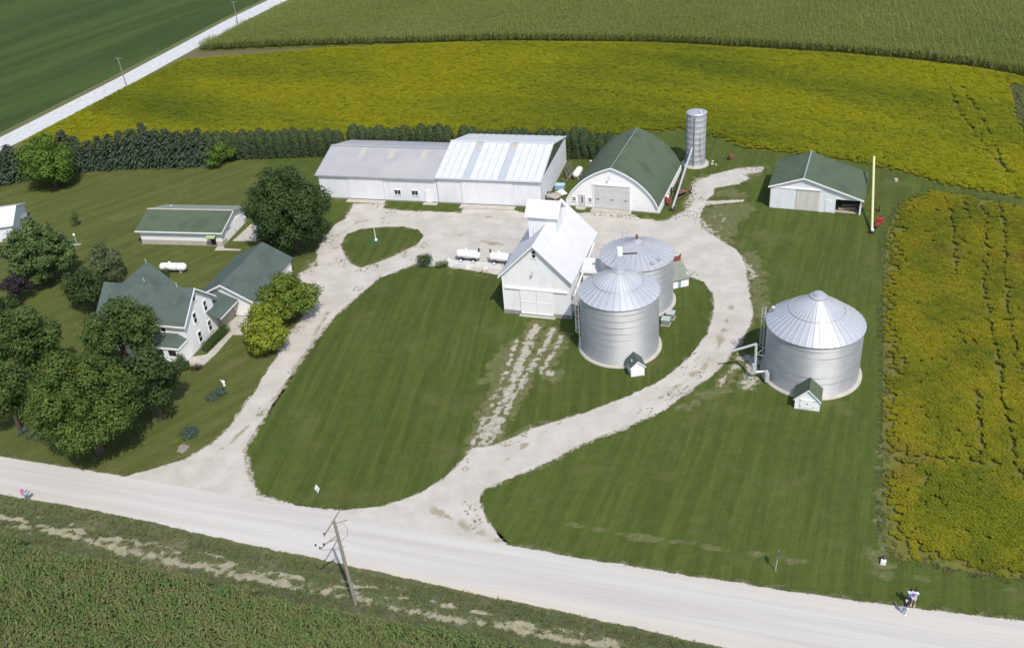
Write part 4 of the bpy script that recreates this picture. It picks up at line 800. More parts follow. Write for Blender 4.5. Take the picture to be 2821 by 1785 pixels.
# ================================================================== TANKS, FENCE, YARD THINGS
def tank(name, c, ang, L, r, label, zc=None, feet=True, strap=False, m=None, cat='tank', group=None):
    zc = zc or r + .3; o = empty(name, c, ang, label, cat, group); m = m or mat('white_tank_paint', (.82, .82, .81), (.78, .78, .77), rough=.35, spec=.5)
    pr = [(-L / 2, 0.), (-L / 2 + r * .08, r * .45), (-L / 2 + r * .25, r * .75), (-L / 2 + r * .5, r * .93), (-L / 2 + r * .8, r)]; pr = pr + [(-x, q) for x, q in pr[::-1]]
    MB().tube([(x, 0, zc) for x, q in pr], [max(q, .01) for x, q in pr], 20, caps=False).build('shell', m, o)
    if feet:
        for x in (-L * .28, L * .28): MB().b2(x - .1, x + .1, -r * .7, r * .7, -.02, zc - r * .6).build('foot', CONC, o)
    MB().lathe([(r * .28, 0), (r * .3, .2), (r * .22, .28), (0, .3)], 12, (-L * .1, 0, zc + r * .95)).build('valve_dome', WHITE, o)
    if strap: MB().tube([(L * .18 + .12 * math.sin(t), (r + .015) * math.cos(t), zc + (r + .015) * math.sin(t)) for t in np.linspace(0, 2 * math.pi, 25)], .03, 5, caps=False).build('strap', DARK, o)
    return o
tank('propane_tank', (-46.6, 121.0), R(-12), 4.0, .55, 'white propane tank on the lawn behind the house', strap=True)
tank('fertiliser_tank', (-5.1, 116.75), R(-20.5), 3.5, .58, 'left one of two white tanks parked behind the plank fence', zc=1.0, group='white nurse tanks')
t2 = tank('fertiliser_tank', (-.6, 115.1), R(-20.5), 3.6, .60, 'right one of two white tanks, partly behind the crib', zc=1.0, group='white nurse tanks')
for px in ((1326, 727),): pass
for o_, xs in ((-5.1, 1), ): pass
for tk, lab in (([o for o in bpy.data.objects if o.name == 'fertiliser_tank'][0], 0), (t2, 1)):
    sg = 1 if lab == 0 else -1
    MB().tube([(sg * 1.55, 0, 1.5), (sg * 1.6, .05, 2.0)], .12, 8).build('filler_pipe', DARK, tk)
    for y in (-.55, .55): wheel(tk, (sg * .9, y * 1.15, .36), .36, .2, (0, 1, 0)); wheel(tk, (-sg * .9, y * 1.15, .36), .36, .2, (0, 1, 0))
tank('propane_tank', (12.45, 141.7), R(68), 2.9, .55, 'white propane tank standing between the tall shed and the arched barn')
# plank fence
fe = empty('plank_fence', (-7.7, 115.7), R(-20.0), 'low white plank fence in front of the two white tanks', 'fence')
FL = 7.3
for k, x in enumerate((0.1, 2.65, 5.15)):
    MB().b2(x - .32, x + .32, -.14, -.09, 0, 1.0).b2(x - .06, x + .06, -.02, .1, 0, 1.02).build('post', WHITE, fe)
for k in range(4): MB().b2(0, FL, -.085, -.045, .1 + k * .245, .25 + k * .245).build('rail', WHITE, fe)
MB().b2(-.5, -.1, -.05, .0, .0, .8).box((-.35, .3, .5), (.08, 1.2, .6)).build('end_board', WHITE, fe)
# things beside the tall shed
stk = empty('stock_tank', (7.9, 133.5), 0, 'round dark tank with a tan cover behind the crib roof', 'tank')
MB().lathe([(1.25, 0), (1.25, .9), (1.2, .9)], 28).build('wall', DARK, stk); MB().lathe([(1.18, .86), (.8, .93), (0, .95)], 28).build('cover', TAN, stk)
MB().tube([(1.25 * math.cos(t), 1.25 * math.sin(t), .95 + .25 * max(0, math.sin(t - 1.6))) for t in np.linspace(1.6, 4.7, 20)], .07, 6).build('rim_hose', DARK, stk)
bl = empty('covered_crate', (9.25, 137.6), R(-17), 'pale blue box beside the side wall of the tall shed', 'box')
MB().b2(-.7, .7, -.5, .5, 0, .75).build('box', mat('pale_blue_paint', (.30, .44, .52), (.25, .38, .46), rough=.5), bl); MB().b2(-.75, .75, -.55, .55, .75, .85).build('lid', mat('paler_blue_lid', (.42, .56, .62), (.36, .50, .56), rough=.5), bl)
tp = MB()
Vv = []; nn_ = 9
for i in range(nn_):
    for j in range(nn_):
        x = (i / (nn_ - 1) - .5) * 1.7; y = (j / (nn_ - 1) - .5) * 1.3; rr_ = max(abs(x) / .85, abs(y) / .65); Vv.append((x, y, .02 + .55 * (1 - rr_ ** 2) + .12 * random.uniform(-1, 1) * (rr_ < .95)))
tp.add(Vv, [(i * nn_ + j, (i + 1) * nn_ + j, (i + 1) * nn_ + j + 1, i * nn_ + j + 1) for i in range(nn_ - 1) for j in range(nn_ - 1)])
tpo = tp.build('crumpled_tarp', WHITE); tpo.location = (9.2, 136.0, 0); tpo.rotation_euler = (0, 0, .4); tag(tpo, 'crumpled white tarp beside the pale blue box', 'tarp')
# boards and irons leaning on the tall shed's end wall
for k in range(9):
    b_ = gp(1549 + k * 3.0, 503 - k * 4.6); hh = (.8, .5, 1.5, 1.3, 1.0, 1.6, 1.2, 1.5, 1.1)[k]
    o = MB().box((0, 0, hh * .5), (.1, .42 if k % 2 else .25, hh), R(-17), ('Y', R(-14))).build('board', WOOD if k not in (2,) else DARK); o.location = (b_[0] + .1, b_[1], 0)
    tag(o, ('%s old board from the front leaning on the tall shed end wall' % ('first second third fourth fifth sixth seventh eighth ninth'.split()[k])), 'board', 'boards leaning on the tall shed')
for k in range(3):
    a_ = gp(1552 + k * 5, 503 - k * 8); b_ = gp(1572 + k * 3, 472 - k * 4)
    o = MB().box(((a_[0] + b_[0]) / 2 + .5 + k * .2, (a_[1] + b_[1]) / 2, .12 + .0 * k), (.16, float(np.hypot(*(b_ - a_))), .16), math.atan2(b_[1] - a_[1], b_[0] - a_[0]) - math.pi / 2).build('timber', WOOD)
    tag(o, ('%s of three grey timbers lying on the grass by the tall shed' % ('nearest middle farthest'.split()[k])), 'timber', 'timbers by the tall shed')
# flagpole, lamp post, signs
fp = empty('flagpole', (-18.5, 125.23), 0, 'short white pole with a round white base in the turnaround lawn', 'pole')
MB().tube([(0, 0, 0), (-.02, .05, 2.3)], [.06, .04], 8).build('pole', WHITE, fp); MB().lathe([(.0, .42), (.16, .36), (.22, .2), (.2, .02), (0, 0)], 12).build('base', WHITE, fp)
lp = empty('lamp_post', (-64.44, 133.01), 0, 'pale lamp post on a small slab near the sapling', 'lamp')
MB().tube([(0, 0, 0), (0, 0, 1.35)], .06, 8).build('post', GALV, lp); MB().lathe([(.06, 1.3), (.17, 1.4), (.17, 1.65), (.05, 1.75), (0, 1.76)], 10).build('lantern', WHITE, lp); MB().b2(-1.0, .7, -.5, -.1, 0, .05).build('slab', TAN, lp)
sg_ = empty('diamond_sign', (-20.15, 71.55), R(-14), 'white diamond-shaped sign board standing in the front lawn', 'sign')
MB().tube([(0, .04, 0), (0, .04, .6)], .035, 6).build('post', GALV, sg_)
MB().prism([(0, 0, .12), (.27, 0, .66), (0, 0, 1.2), (-.27, 0, .66)], (0, .03, 0)).build('board', WHITE, sg_)
MB().prism([(.01, -.004, .34), (.13, -.004, .62), (.03, -.004, .84), (-.07, -.004, .56)], (0, .003, 0)).build('emblem', mat('grey_blue_print', (.33, .40, .50), (.38, .44, .53), rough=.5), sg_)
ps = empty('road_sign', gp(2136, 1572), R(-20), 'thin road sign seen edge-on beside the gravel road', 'sign')
MB().tube([(0, 0, 0), (.12, .03, 2.35)], .04, 6).build('post', GALV, ps); MB().box((.13, .05, 1.9), (.03, .62, .75), 0, ('Y', .05)).build('board', DARK, ps)
ub = empty('utility_box', gp(2433, 1552), R(-30), 'small white box with its shadow built as a dark dome, on trampled grass by the bean field', 'box')
MB().b2(-.2, .2, -.2, .2, 0, .35).build('body', WHITE, ub); MB().lathe([(.16, .5), (.2, .6), (.17, .8), (0, .85)], 12, (-.05, .3, -.3)).build('cap', DARK, ub)  # cap is the box's shadow, built as a dark dome behind it
# mailboxes
for k, (px, rot, m_c, lab) in enumerate((((75, 1377), 35, (.62, .16, .30), 'pinkish red mailbox on a leaning post beside the road'), ((80, 1380), -20, (.34, .42, .46), 'blue-grey mailbox beside the red one at the road'))):
    mb = empty('mailbox', gp(*px), R(rot), lab, 'mailbox', 'roadside mailboxes')
    MB().tube([(0, 0, 0), (-.12 if k == 0 else .1, .05, .95)], .05, 6).build('post', WOODP, mb)
    bx = MB(); prof_ = [(-.16, 0), (.16, 0), (.16, .2)] + [(.16 * math.cos(t), .2 + .16 * math.sin(t)) for t in np.linspace(.3, math.pi - .3, 6)] + [(-.16, .2)]
    bx.prism([(x - (.12 if k == 0 else -.1), -.32, .95 + z) for x, z in prof_], (0, .64, 0)).build('box', mat('mailbox_paint_%s' % ('red' if k == 0 else 'grey'), m_c, rough=.4), mb)
    MB().b2(.05 - (.12 if k == 0 else -.1), .08 - (.12 if k == 0 else -.1), -.1, .1, 1.3, 1.42).build('flag', REDP, mb)
# barrel, block, ornament
ba = MB().lathe([(.32, 0), (.36, .25), (.37, .5), (.35, .75), (.31, 1.0), (.25, 1.0), (.25, .9), (0, .9)], 16).build('barrel', RUST); ba.location = (37.14, 143.19, 0); tag(ba, 'brown rusty barrel at the edge of the bean field right of the silo', 'barrel')
bk = MB().box((0, 0, .2), (.5, .4, .4), .4).prism([(-.2, -.15, .4), (.2, -.15, .4), (.15, .12, .42), (-.15, .1, .42)], (0, 0, .08)).build('concrete_block', CONC); bk.location = (58.56, 130.04, 0); tag(bk, 'pale block lying on the grass track right of the yellow auger', 'block')
orn = empty('garden_ornament', gp(618, 1062), R(20), 'white and brown garden ornament behind a blue-green shrub', 'ornament')
MB().lathe([(.16, 0), (.12, .3), (.2, .5), (.1, .7), (0, .72)], 10).build('stand', WHITE, orn); MB().prism([(0, 0, .4), (-.3, .3, .7), (-.18, .35, .58), (.08, .1, .42)], (0, .03, .03)).build('wing', WHITE, orn); MB().b2(-.3, -.02, -.05, .15, .1, .5).build('body', RUST, orn)

# ---- utility poles
def pole(name, b, top, label, arms, r=.16, group=None):
    o = empty(name, b, 0, label, 'utility pole', group); top = Vector(top)
    MB().tube([(0, 0, -.2), top * .5, top], [r, r * .85, r * .65], 10).build('pole', WOODP, o)
    for (f, dv, L, dn) in arms:
        c_ = top * f; dv = Vector(dv).normalized(); n_ = Vector((-dv.y, dv.x, 0)).normalized() * (r + .06)
        a = MB().tube([c_ + n_ - dv * L * (1 - dn), c_ + n_ + dv * L * dn], .06, 6).build('crossarm', WOODP, o)
        for q in (-(1 - dn), dn): MB().lathe([(.03, 0), (.07, .05), (.04, .12), (.07, .17), (0, .22)], 8, c_ + n_ + dv * L * q * .95 + Vector((0, 0, .05))).build('insulator', DARK, a)
    return o
pb = gp(980, 1665); want = (920, 1433)
# lean of the near pole: top lies a little left of the base
best = None
for dx in np.linspace(-1.5, 1.5, 31):
    for z in np.linspace(7, 12, 51):
        q = np.array([pb[0] + dx, pb[1] + .0, z - CAMZ]); wv = q @ _f; px = IMW / 2 + FPX * (q @ CX) / wv; py = IMH / 2 - FPX * (q @ CU) / wv; e = (px - want[0]) ** 2 + (py - want[1]) ** 2
        if best is None or e < best[0]: best = (e, dx, z)
_, pdx, pz = best
np_ = pole('utility_pole', (pb[0], pb[1], 0), (pdx, 0, pz), 'leaning weathered wooden utility pole between the road and the maize', [(.97, (rnor[0], rnor[1], 0), 3.2, .55)], .17)
topv = Vector((pdx, 0, pz))
a2 = MB().tube([topv * .84, topv * .84 + Vector((-.85, -.75, -.1)), topv * .84 + Vector((-1.25, -1.1, -.25))], .05, 6).tube([topv * .80, topv * .84 + Vector((-.7, -.6, -.1))], .035, 5).build('side_bracket', WOODP, np_)
for q, nm in ((Vector((-1.3, -1.15, -.25)), 0), (Vector((-1.0, -.9, -.12)), 1), (Vector((-1.6, -1.1, .05)), 2)): MB().lathe([(.03, 0), (.08, .06), (.05, .12), (.08, .18), (0, .24)], 8, topv * .84 + q).build('insulator', DARK, a2)
MB().tube([topv * .95 + Vector((.1, -.2, 0)), topv * .93 + Vector((.6, .3, .1)), topv * .88 + Vector((.85, .2, 0)), topv * .82 + Vector((.75, 0, 0)), topv * .77 + Vector((.1, 0, 0))], .014, 5).tube([topv * .84 + Vector((-1.3, -1.1, -.2)), topv * .77 + Vector((-1.2, -.9, 0)), topv * .73 + Vector((-.6, -.4, 0)), topv * .73 + Vector((-.1, -.1, 0))], .014, 5).build('jumper_wire', DARK, np_)
MB().tube([topv * .94 + Vector((.0, .3, 0)), topv * .94 + Vector((.9, .6, 0))], .045, 5).build('side_bracket', WOODP, np_)
pf = gp(349, 238); pole('utility_pole', (pf[0], pf[1], 0), (-.25, .2, 6.3), 'nearer of two slim poles beside the far gravel road', [(.97, (.9, -.35, 0), 2.2, .5)], .13, 'poles along the far road')
pf = gp(656, 68); pole('utility_pole', (pf[0], pf[1], 0), (-.1, .2, 5.9), 'farther of two slim poles beside the far gravel road', [(.97, (.9, -.35, 0), 2.2, .5)], .13, 'poles along the far road')
# ================================================================== TREES AND SHRUBS
def depth_of(p): return float((np.array([p[0], p[1], (p[2] if len(p) > 2 else 0.) - CAMZ])) @ _f)
def unit(v): return v / np.maximum(np.linalg.norm(v, axis=1, keepdims=True), 1e-9)
def leaves(P, Nn, size, r_, asp=.75, jitter=.7, fold=.18):
    """rhombic leaves: P positions, Nn facing directions"""
    n = len(P); N2 = unit(Nn + jitter * unit(r_.normal(size=(n, 3)))); a = unit(np.cross(N2, unit(r_.normal(size=(n, 3))))); b = np.cross(N2, a)
    s = size * r_.uniform(.55, 1.3, n)[:, None]; V = np.empty((n, 4, 3)); V[:, 0] = P - a * s * .5; V[:, 1] = P + b * s * .5 * asp + N2 * s * fold; V[:, 2] = P + a * s * .5; V[:, 3] = P - b * s * .5 * asp + N2 * s * fold * .5
    return V.reshape(-1, 3), np.arange(4 * n).reshape(n, 4)
def lobe_crown(seed, lobes, dens, size, shell=.55, up=.35, tw=.55):
    """leaf mesh from ellipsoid lobes [(cx,cy,cz,rx,ry,rz)]"""
    r_ = np.random.default_rng(seed); Ps = []; Ns = []; Ts = []
    for (cx, cy, cz, rx, ry, rz) in lobes:
        n = max(12, int(dens * 4 * math.pi * ((rx * ry + rx * rz + ry * rz) / 3))); d = unit(r_.normal(size=(n, 3))); rad = (shell + (1 - shell) * r_.random(n) ** .5) * (1 + .12 * r_.normal(size=n))
        lump = 1 + .16 * np.sin(d[:, 0] * 5 + seed) * np.sin(d[:, 1] * 4.3 + 1.7 * seed) + .1 * np.sin(d[:, 2] * 7 + d[:, 0] * 6)
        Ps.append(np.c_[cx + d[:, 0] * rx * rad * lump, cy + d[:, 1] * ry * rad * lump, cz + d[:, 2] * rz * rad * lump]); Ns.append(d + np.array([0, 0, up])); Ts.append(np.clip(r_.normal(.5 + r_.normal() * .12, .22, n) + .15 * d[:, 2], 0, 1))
    P = np.vstack(Ps); N_ = unit(np.vstack(Ns)); T = np.concatenate(Ts); k = P[:, 2] > .05; P, N_, T = P[k], N_[k], T[k]
    V, Q = leaves(P, N_, size, r_, jitter=tw); return V, Q, np.repeat(T, 4)
def make_lobes(seed, rx, rz, zc, n, frac=.42, taper=.25):
    r_ = np.random.default_rng(seed + 99); out = [(0, 0, zc - .12 * rz, rx * .5, rx * .5, rz * .55)]
    k = 0; tries = 0; C = []
    while k < n and tries < 4000:
        tries += 1; d = r_.normal(size=3); d /= np.linalg.norm(d)
        if d[2] < -.75: continue
        q = .5 + .36 * r_.random(); tpz = 1 - taper * max(0, d[2]) ; c = np.array([d[0] * rx * q * tpz, d[1] * rx * q * tpz, d[2] * rz * q])
        if any(np.linalg.norm((c - e) / np.array([rx, rx, rz])) < .30 for e in C): continue
        C.append(c); f = frac * r_.uniform(.6, 1.1); out.append((c[0], c[1], max(zc + c[2], rz * f * .6), rx * f, rx * f, rz * f * .85)); k += 1
    return out
def trunk_mesh(H, r, lobes, seed, zc):
    r_ = random.Random(seed); m = MB(); top = zc * .9
    m.tube([(0, 0, -.2), (r_.uniform(-.1, .1), r_.uniform(-.1, .1), top * .5), (0, 0, top), (0, 0, zc + (H - zc) * .5)], [r * 1.25, r, r * .7, r * .25], 9)
    for c in lobes[1:9]: m.tube([(0, 0, top * r_.uniform(.45, .9)), (c[0] * .45, c[1] * .45, zc * .55 + c[2] * .3), (c[0] * .95, c[1] * .95, c[2])], [r * .5, r * .3, r * .08], 6)
    return m
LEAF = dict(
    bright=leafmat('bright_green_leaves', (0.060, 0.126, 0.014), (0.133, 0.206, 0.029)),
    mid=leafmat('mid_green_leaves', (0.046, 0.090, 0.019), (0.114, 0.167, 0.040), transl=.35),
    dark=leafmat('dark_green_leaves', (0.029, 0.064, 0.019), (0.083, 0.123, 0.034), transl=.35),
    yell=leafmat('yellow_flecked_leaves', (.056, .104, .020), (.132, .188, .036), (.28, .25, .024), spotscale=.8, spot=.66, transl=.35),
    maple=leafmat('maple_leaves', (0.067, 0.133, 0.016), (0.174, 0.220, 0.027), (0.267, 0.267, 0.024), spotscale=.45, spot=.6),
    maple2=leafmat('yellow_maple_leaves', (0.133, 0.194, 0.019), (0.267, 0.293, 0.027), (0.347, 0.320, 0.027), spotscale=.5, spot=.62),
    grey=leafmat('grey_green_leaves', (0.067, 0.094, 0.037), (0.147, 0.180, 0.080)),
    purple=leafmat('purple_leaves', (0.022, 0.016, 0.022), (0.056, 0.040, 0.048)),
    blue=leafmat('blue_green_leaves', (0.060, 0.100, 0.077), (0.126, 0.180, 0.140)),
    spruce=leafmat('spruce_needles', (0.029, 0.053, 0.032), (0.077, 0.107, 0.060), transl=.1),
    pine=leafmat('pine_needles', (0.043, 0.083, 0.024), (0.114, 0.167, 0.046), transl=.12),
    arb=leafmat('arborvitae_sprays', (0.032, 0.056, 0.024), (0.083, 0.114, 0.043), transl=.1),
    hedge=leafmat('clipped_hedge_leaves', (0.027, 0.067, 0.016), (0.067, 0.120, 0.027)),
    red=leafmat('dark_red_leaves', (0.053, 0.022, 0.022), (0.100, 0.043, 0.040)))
def tree(name, cx, cy, hw, hh, zc, kind, label, seed, n=14, size=.33, dens=26, cat='tree', frac=.42, taper=.25, tr=None, group=None):
    """crown centred where it is seen, on a trunk below it"""
    p = gp(cx, cy, zc); w_ = depth_of((p[0], p[1], zc)); rx = hw * w_ / FPX; dep = math.asin((CAMZ - zc) / math.hypot(math.hypot(*p), CAMZ - zc)); hv = hh * w_ / FPX
    rz = math.sqrt(max(hv ** 2 - (rx * math.sin(dep)) ** 2, (.45 * rx) ** 2)) / math.cos(dep); rz = min(rz, zc * .95)
    o = empty(name, (p[0], p[1], 0), random.Random(seed).uniform(-.3, .3), label, cat, group)
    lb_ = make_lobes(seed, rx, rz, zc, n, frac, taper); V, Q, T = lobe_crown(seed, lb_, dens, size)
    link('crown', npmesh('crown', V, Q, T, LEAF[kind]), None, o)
    trunk_mesh(zc + rz, tr or max(.06, rx * .07), lb_, seed, zc).build('trunk', BARK, o)
    return o
tree('maple_tree', 132, 448, 74, 80, 4.6, 'bright', 'bright green bushy tree in front of the left end of the windbreak', 1, 18, .34, 30)
tree('round_tree', 602, 424, 46, 38, 2.1, 'bright', 'small round bright green tree standing against the hedge row', 2, 12, .26, 40)
tree('shade_tree', 788, 570, 118, 136, 7.0, 'dark', 'big dark green tree beside the drive, between low shed and long shed', 3, 38, .31, 34, frac=.31, taper=.55)
tree('sapling', 205, 600, 17, 25, 1.5, 'mid', 'young thin sapling alone on the back lawn', 4, 6, .16, 34, frac=.5, tr=.04)
tree('purple_tree', 178, 684, 26, 36, 2.3, 'purple', 'dark purple-leaved small tree right of the big spruce', 5, 8, .24, 34)
tree('purple_tree', 38, 792, 44, 40, 2.6, 'purple', 'dark purple-leaved tree at the left edge below the big spruce', 6, 9, .26, 34)
tree('willow_tree', 288, 716, 56, 52, 3.4, 'grey', 'grey-green fine-leaved tree left of the propane tank', 7, 14, .24, 40)
tree('garden_tree', 236, 792, 56, 66, 3.6, 'dark', 'green tree behind the left end of the house roof', 8, 14, .28, 34)
tree('maple_tree', 792, 812, 80, 64, 3.4, 'maple', 'green maple with a red tip between garage and drive', 9, 18, .30, 34)
tree('maple_tree', 726, 905, 66, 70, 3.2, 'maple2', 'yellowing maple in front of the garage by the drive', 10, 16, .30, 34)
tree('shade_tree', 318, 900, 112, 92, 6.6, 'mid', 'dark loose-crowned tree in front of the house porch', 11, 20, .33, 22, frac=.34)
tree('shade_tree', 408, 1045, 96, 96, 5.4, 'dark', 'dark blue-green tree right of the yellowing big tree', 12, 18, .33, 26)
tree('shade_tree', 222, 1105, 156, 150, 6.8, 'yell', 'biggest tree near the road, its green crown flecked with yellow', 13, 44, .29, 36, frac=.28)
tree('shade_tree', 66, 935, 92, 100, 6.4, 'mid', 'green tree at the left edge, behind the yellow-flecked tree', 14, 18, .33, 26)
tree('shade_tree', 12, 1085, 66, 92, 5.2, 'mid', 'green tree cut by the left edge of the picture near the road', 15, 14, .33, 26)
tree('shade_tree', -20, 868, 70, 60, 5.0, 'dark', 'dark tree cut by the left edge below the purple tree', 16, 12, .33, 24)
# red twig on the maple
rt = bpy.data.objects
V, Q, T = lobe_crown(71, [(0, 0, 0, .35, .35, .75)], 40, .2); mp_ = [o for o in bpy.data.objects if o.name == 'maple_tree.001'][0]
o = link('red_branch', npmesh('red_branch', V + np.array([1.6, .6, 5.3]), Q, T, LEAF['red']), None, mp_)

def spruce_mesh(seed, H, Rm, m, size=.34, layers=22, per=15, droop=.35, shape=.85):
    r_ = np.random.default_rng(seed); P = []; N_ = []; T = []
    for i in range(layers):
        f = (i + .3 * r_.random()) / layers; z = .25 + f * (H - .25); Rr = Rm * (1 - f) ** shape * (1 + .1 * r_.normal()) + .08
        for k in range(max(4, int(per * (1 - .65 * f)))):
            a = r_.uniform(0, 2 * math.pi); L = Rr * r_.uniform(.75, 1.12); n = max(4, int(L / .16))
            for t in np.linspace(.25, 1, n):
                for q in range(3):
                    s = (r_.random() - .5) * .5 * (1.15 - t) * L * .6; d = np.array([math.cos(a), math.sin(a)]); e = np.array([-d[1], d[0]]); c = d * L * t + e * s
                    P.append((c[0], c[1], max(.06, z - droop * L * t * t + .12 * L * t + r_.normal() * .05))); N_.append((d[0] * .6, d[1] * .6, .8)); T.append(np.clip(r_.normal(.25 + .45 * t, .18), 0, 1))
    P = np.array(P); V, Q = leaves(P, unit(np.array(N_)), size, r_, asp=.5, jitter=.45); return npmesh('crown', V, Q, np.repeat(T, 4), m)
def conifer(name, p, me, tm, sx, sz, rot, label, group=None):
    o = empty(name, (p[0], p[1], 0), rot, label, 'tree', group); o.scale = (sx, sx, sz); link('crown', me, None, o); link('trunk', tm, BARK, o); return o
tree('spruce_tree', 98, 690, 98, 102, 5.0, 'pine', 'large dark drooping conifer in front of the white edge shed', 31, 46, .34, 30, frac=.25, taper=.62)
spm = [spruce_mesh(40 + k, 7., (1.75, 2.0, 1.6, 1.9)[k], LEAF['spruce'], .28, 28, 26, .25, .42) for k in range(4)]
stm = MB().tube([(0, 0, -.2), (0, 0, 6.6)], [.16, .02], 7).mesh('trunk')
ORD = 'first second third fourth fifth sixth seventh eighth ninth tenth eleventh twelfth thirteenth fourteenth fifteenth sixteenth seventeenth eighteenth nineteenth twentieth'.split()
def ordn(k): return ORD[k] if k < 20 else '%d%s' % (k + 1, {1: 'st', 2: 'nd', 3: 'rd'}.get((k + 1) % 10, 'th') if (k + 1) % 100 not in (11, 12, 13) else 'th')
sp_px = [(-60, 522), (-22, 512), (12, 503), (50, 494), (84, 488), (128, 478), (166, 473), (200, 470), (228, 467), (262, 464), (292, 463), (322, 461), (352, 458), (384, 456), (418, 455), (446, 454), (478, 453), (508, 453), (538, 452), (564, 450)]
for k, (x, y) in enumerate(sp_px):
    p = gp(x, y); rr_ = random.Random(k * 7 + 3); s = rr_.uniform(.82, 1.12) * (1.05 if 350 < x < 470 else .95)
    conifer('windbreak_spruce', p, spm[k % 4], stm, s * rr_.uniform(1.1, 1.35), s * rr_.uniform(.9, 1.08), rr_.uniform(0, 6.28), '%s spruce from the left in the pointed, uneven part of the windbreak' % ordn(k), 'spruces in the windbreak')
def arb_mesh(seed, H=4.9, r=1.05):
    r_ = np.random.default_rng(seed); n = 2600; z = H * r_.random(n) ** .9; f = z / H; prof_ = r * np.clip(np.minimum(.82 + .5 * f, 1.08), 0, 2) * np.sqrt(np.clip(1 - np.clip((f - .42) / .585, 0, 1) ** 2.1, 0, 1)); a = r_.uniform(0, 2 * math.pi, n); q = prof_ * (.72 + .28 * r_.random(n) ** .5) * (1 + .1 * np.sin(a * 4 + seed + z * 1.5)); P = np.c_[q * np.cos(a), q * np.sin(a), z + .05]
    V, Q = leaves(P, unit(np.c_[np.cos(a), np.sin(a), .5 + .8 * f]), .27, r_, asp=.55, jitter=.6); return npmesh('crown', V, Q, np.repeat(np.clip(r_.normal(.45, .25, n) + .2 * (f - .5), 0, 1), 4), LEAF['arb'])
am = [arb_mesh(60 + k) for k in range(5)]; atm = MB().tube([(0, 0, -.2), (0, 0, 4.2)], [.12, .03], 6).mesh('trunk')
ax_ = [(588, 446), (655, 437), (900, 428), (1240, 430), (1420, 432), (1690, 436)]
xs_ = []; x = 590.
while x < 1684: xs_.append(x); x += 23.2
ai = 0
for k, x in enumerate(xs_):
    if abs(x - 1262) < 9 or abs(x - 958) < 7: continue
    y = np.interp(x, [a for a, b in ax_], [b for a, b in ax_]); p = gp(x, y); rr_ = random.Random(k + 500); s = rr_.uniform(.95, 1.12) * (1.0 if x < 1300 else .96)
    conifer('windbreak_arborvitae', p, am[(k * 3 + rr_.randrange(2)) % 5], atm, s * rr_.uniform(1.0, 1.12), s * rr_.uniform(.93, 1.07), rr_.uniform(0, 6.28), '%s rounded evergreen from the left in the even, clipped part of the windbreak' % ordn(ai), 'arborvitae in the windbreak'); ai += 1

def shrub(name, px, lobes, kind, label, seed, size=.16, dens=60, group=None):
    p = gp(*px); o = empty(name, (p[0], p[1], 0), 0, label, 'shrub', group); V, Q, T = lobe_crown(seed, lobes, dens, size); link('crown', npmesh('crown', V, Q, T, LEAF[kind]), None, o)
    m = MB()
    for l in lobes[:5]: m.tube([(l[0] * .3, l[1] * .3, -.05), (l[0], l[1], l[2])], [.04, .015], 5)
    m.build('stems', BARK, o); return o
a_, b_ = gp(568, 968), gp(624, 915); v_ = b_ - a_; Lh = np.hypot(*v_)
shrub('clipped_hedge', (568, 968), [(v_[0] * t, v_[1] * t, .55, .62, .62, .62) for t in np.linspace(.05, .98, 9)], 'hedge', 'long clipped green hedge along the gable end of the house', 81, .13, 90)
shrub('cone_shrub', (506, 1018), [(0, 0, .6, .85, .85, .75), (0, 0, 1.2, .65, .65, .7), (0, 0, 1.8, .4, .4, .5)], 'hedge', 'dark rounded evergreen shrub at the front corner of the house', 82, .15, 80)
shrub('red_shrub', (540, 1018), [(0, 0, .3, .65, .5, .4), (.3, .1, .3, .5, .4, .35)], 'red', 'low dark red shrub at the end of the garden path', 83, .12, 90)
shrub('spreading_juniper', (600, 1092), [(-.8, -.3, .3, .6, .5, .35), (-.2, .2, .4, .7, .6, .4), (.5, .3, .4, .65, .6, .4), (.2, .8, .4, .6, .5, .4), (-.5, -.8, .25, .6, .4, .3), (.1, -.6, .25, .5, .4, .3)], 'blue', 'blue-green spreading shrub beside the garden ornament', 84, .13, 70, 'blue-green shrubs')
shrub('spreading_juniper', (520, 1205), [(-.5, .5, .4, .7, .6, .45), (.3, .6, .4, .7, .6, .45), (.5, .0, .35, .6, .5, .4), (0, -.3, .3, .55, .5, .35), (-.1, 1.0, .35, .6, .5, .35)], 'blue', 'blue-green shrub nearest the drive entrance with yellow flowers beside it', 85, .13, 70, 'blue-green shrubs')
for k, (px, lab) in enumerate((((58, 1198), 'leftmost of three small blue-green shrubs by the road under the trees'), ((82, 1208), 'middle of three small blue-green shrubs by the road under the trees'), ((108, 1212), 'rightmost of three small blue-green shrubs by the road under the trees'))):
    shrub('small_juniper', px, [(0, 0, .3, .42, .4, .32), (.25, .5, .35, .4, .4, .35)], 'blue', lab, 86 + k, .13, 70, 'small blue-green shrubs')
shrub('flower_clump', (488, 1224), [(0, 0, .2, .25, .25, .22)], 'maple2', 'small clump of yellow flowers beside the blue-green shrub', 90, .1, 120)
tag(MB().add([(.62 * random.uniform(.6, 1.2) * math.cos(t), .9 * random.uniform(.6, 1.2) * math.sin(t), .012) for t in np.linspace(0, 6.28, 15)[:-1]] + [(0, 0, .06)], [(k, (k + 1) % 14, 14) for k in range(14)]).build('mulch_bed', mat('grey_pink_mulch', (.30, .25, .23), (.24, .20, .19), rough=1., scale=5, bump=.5)), kind='structure').location = at(505, 1236, 0)
shrub('round_bush', (1172, 733), [(0, 0, .8, 1.0, .9, .8), (.4, .2, 1.1, .7, .7, .6), (-.4, .1, 1.1, .7, .7, .6)], 'dark', 'round dark green bush at the left end of the plank fence row', 91, .18, 55)
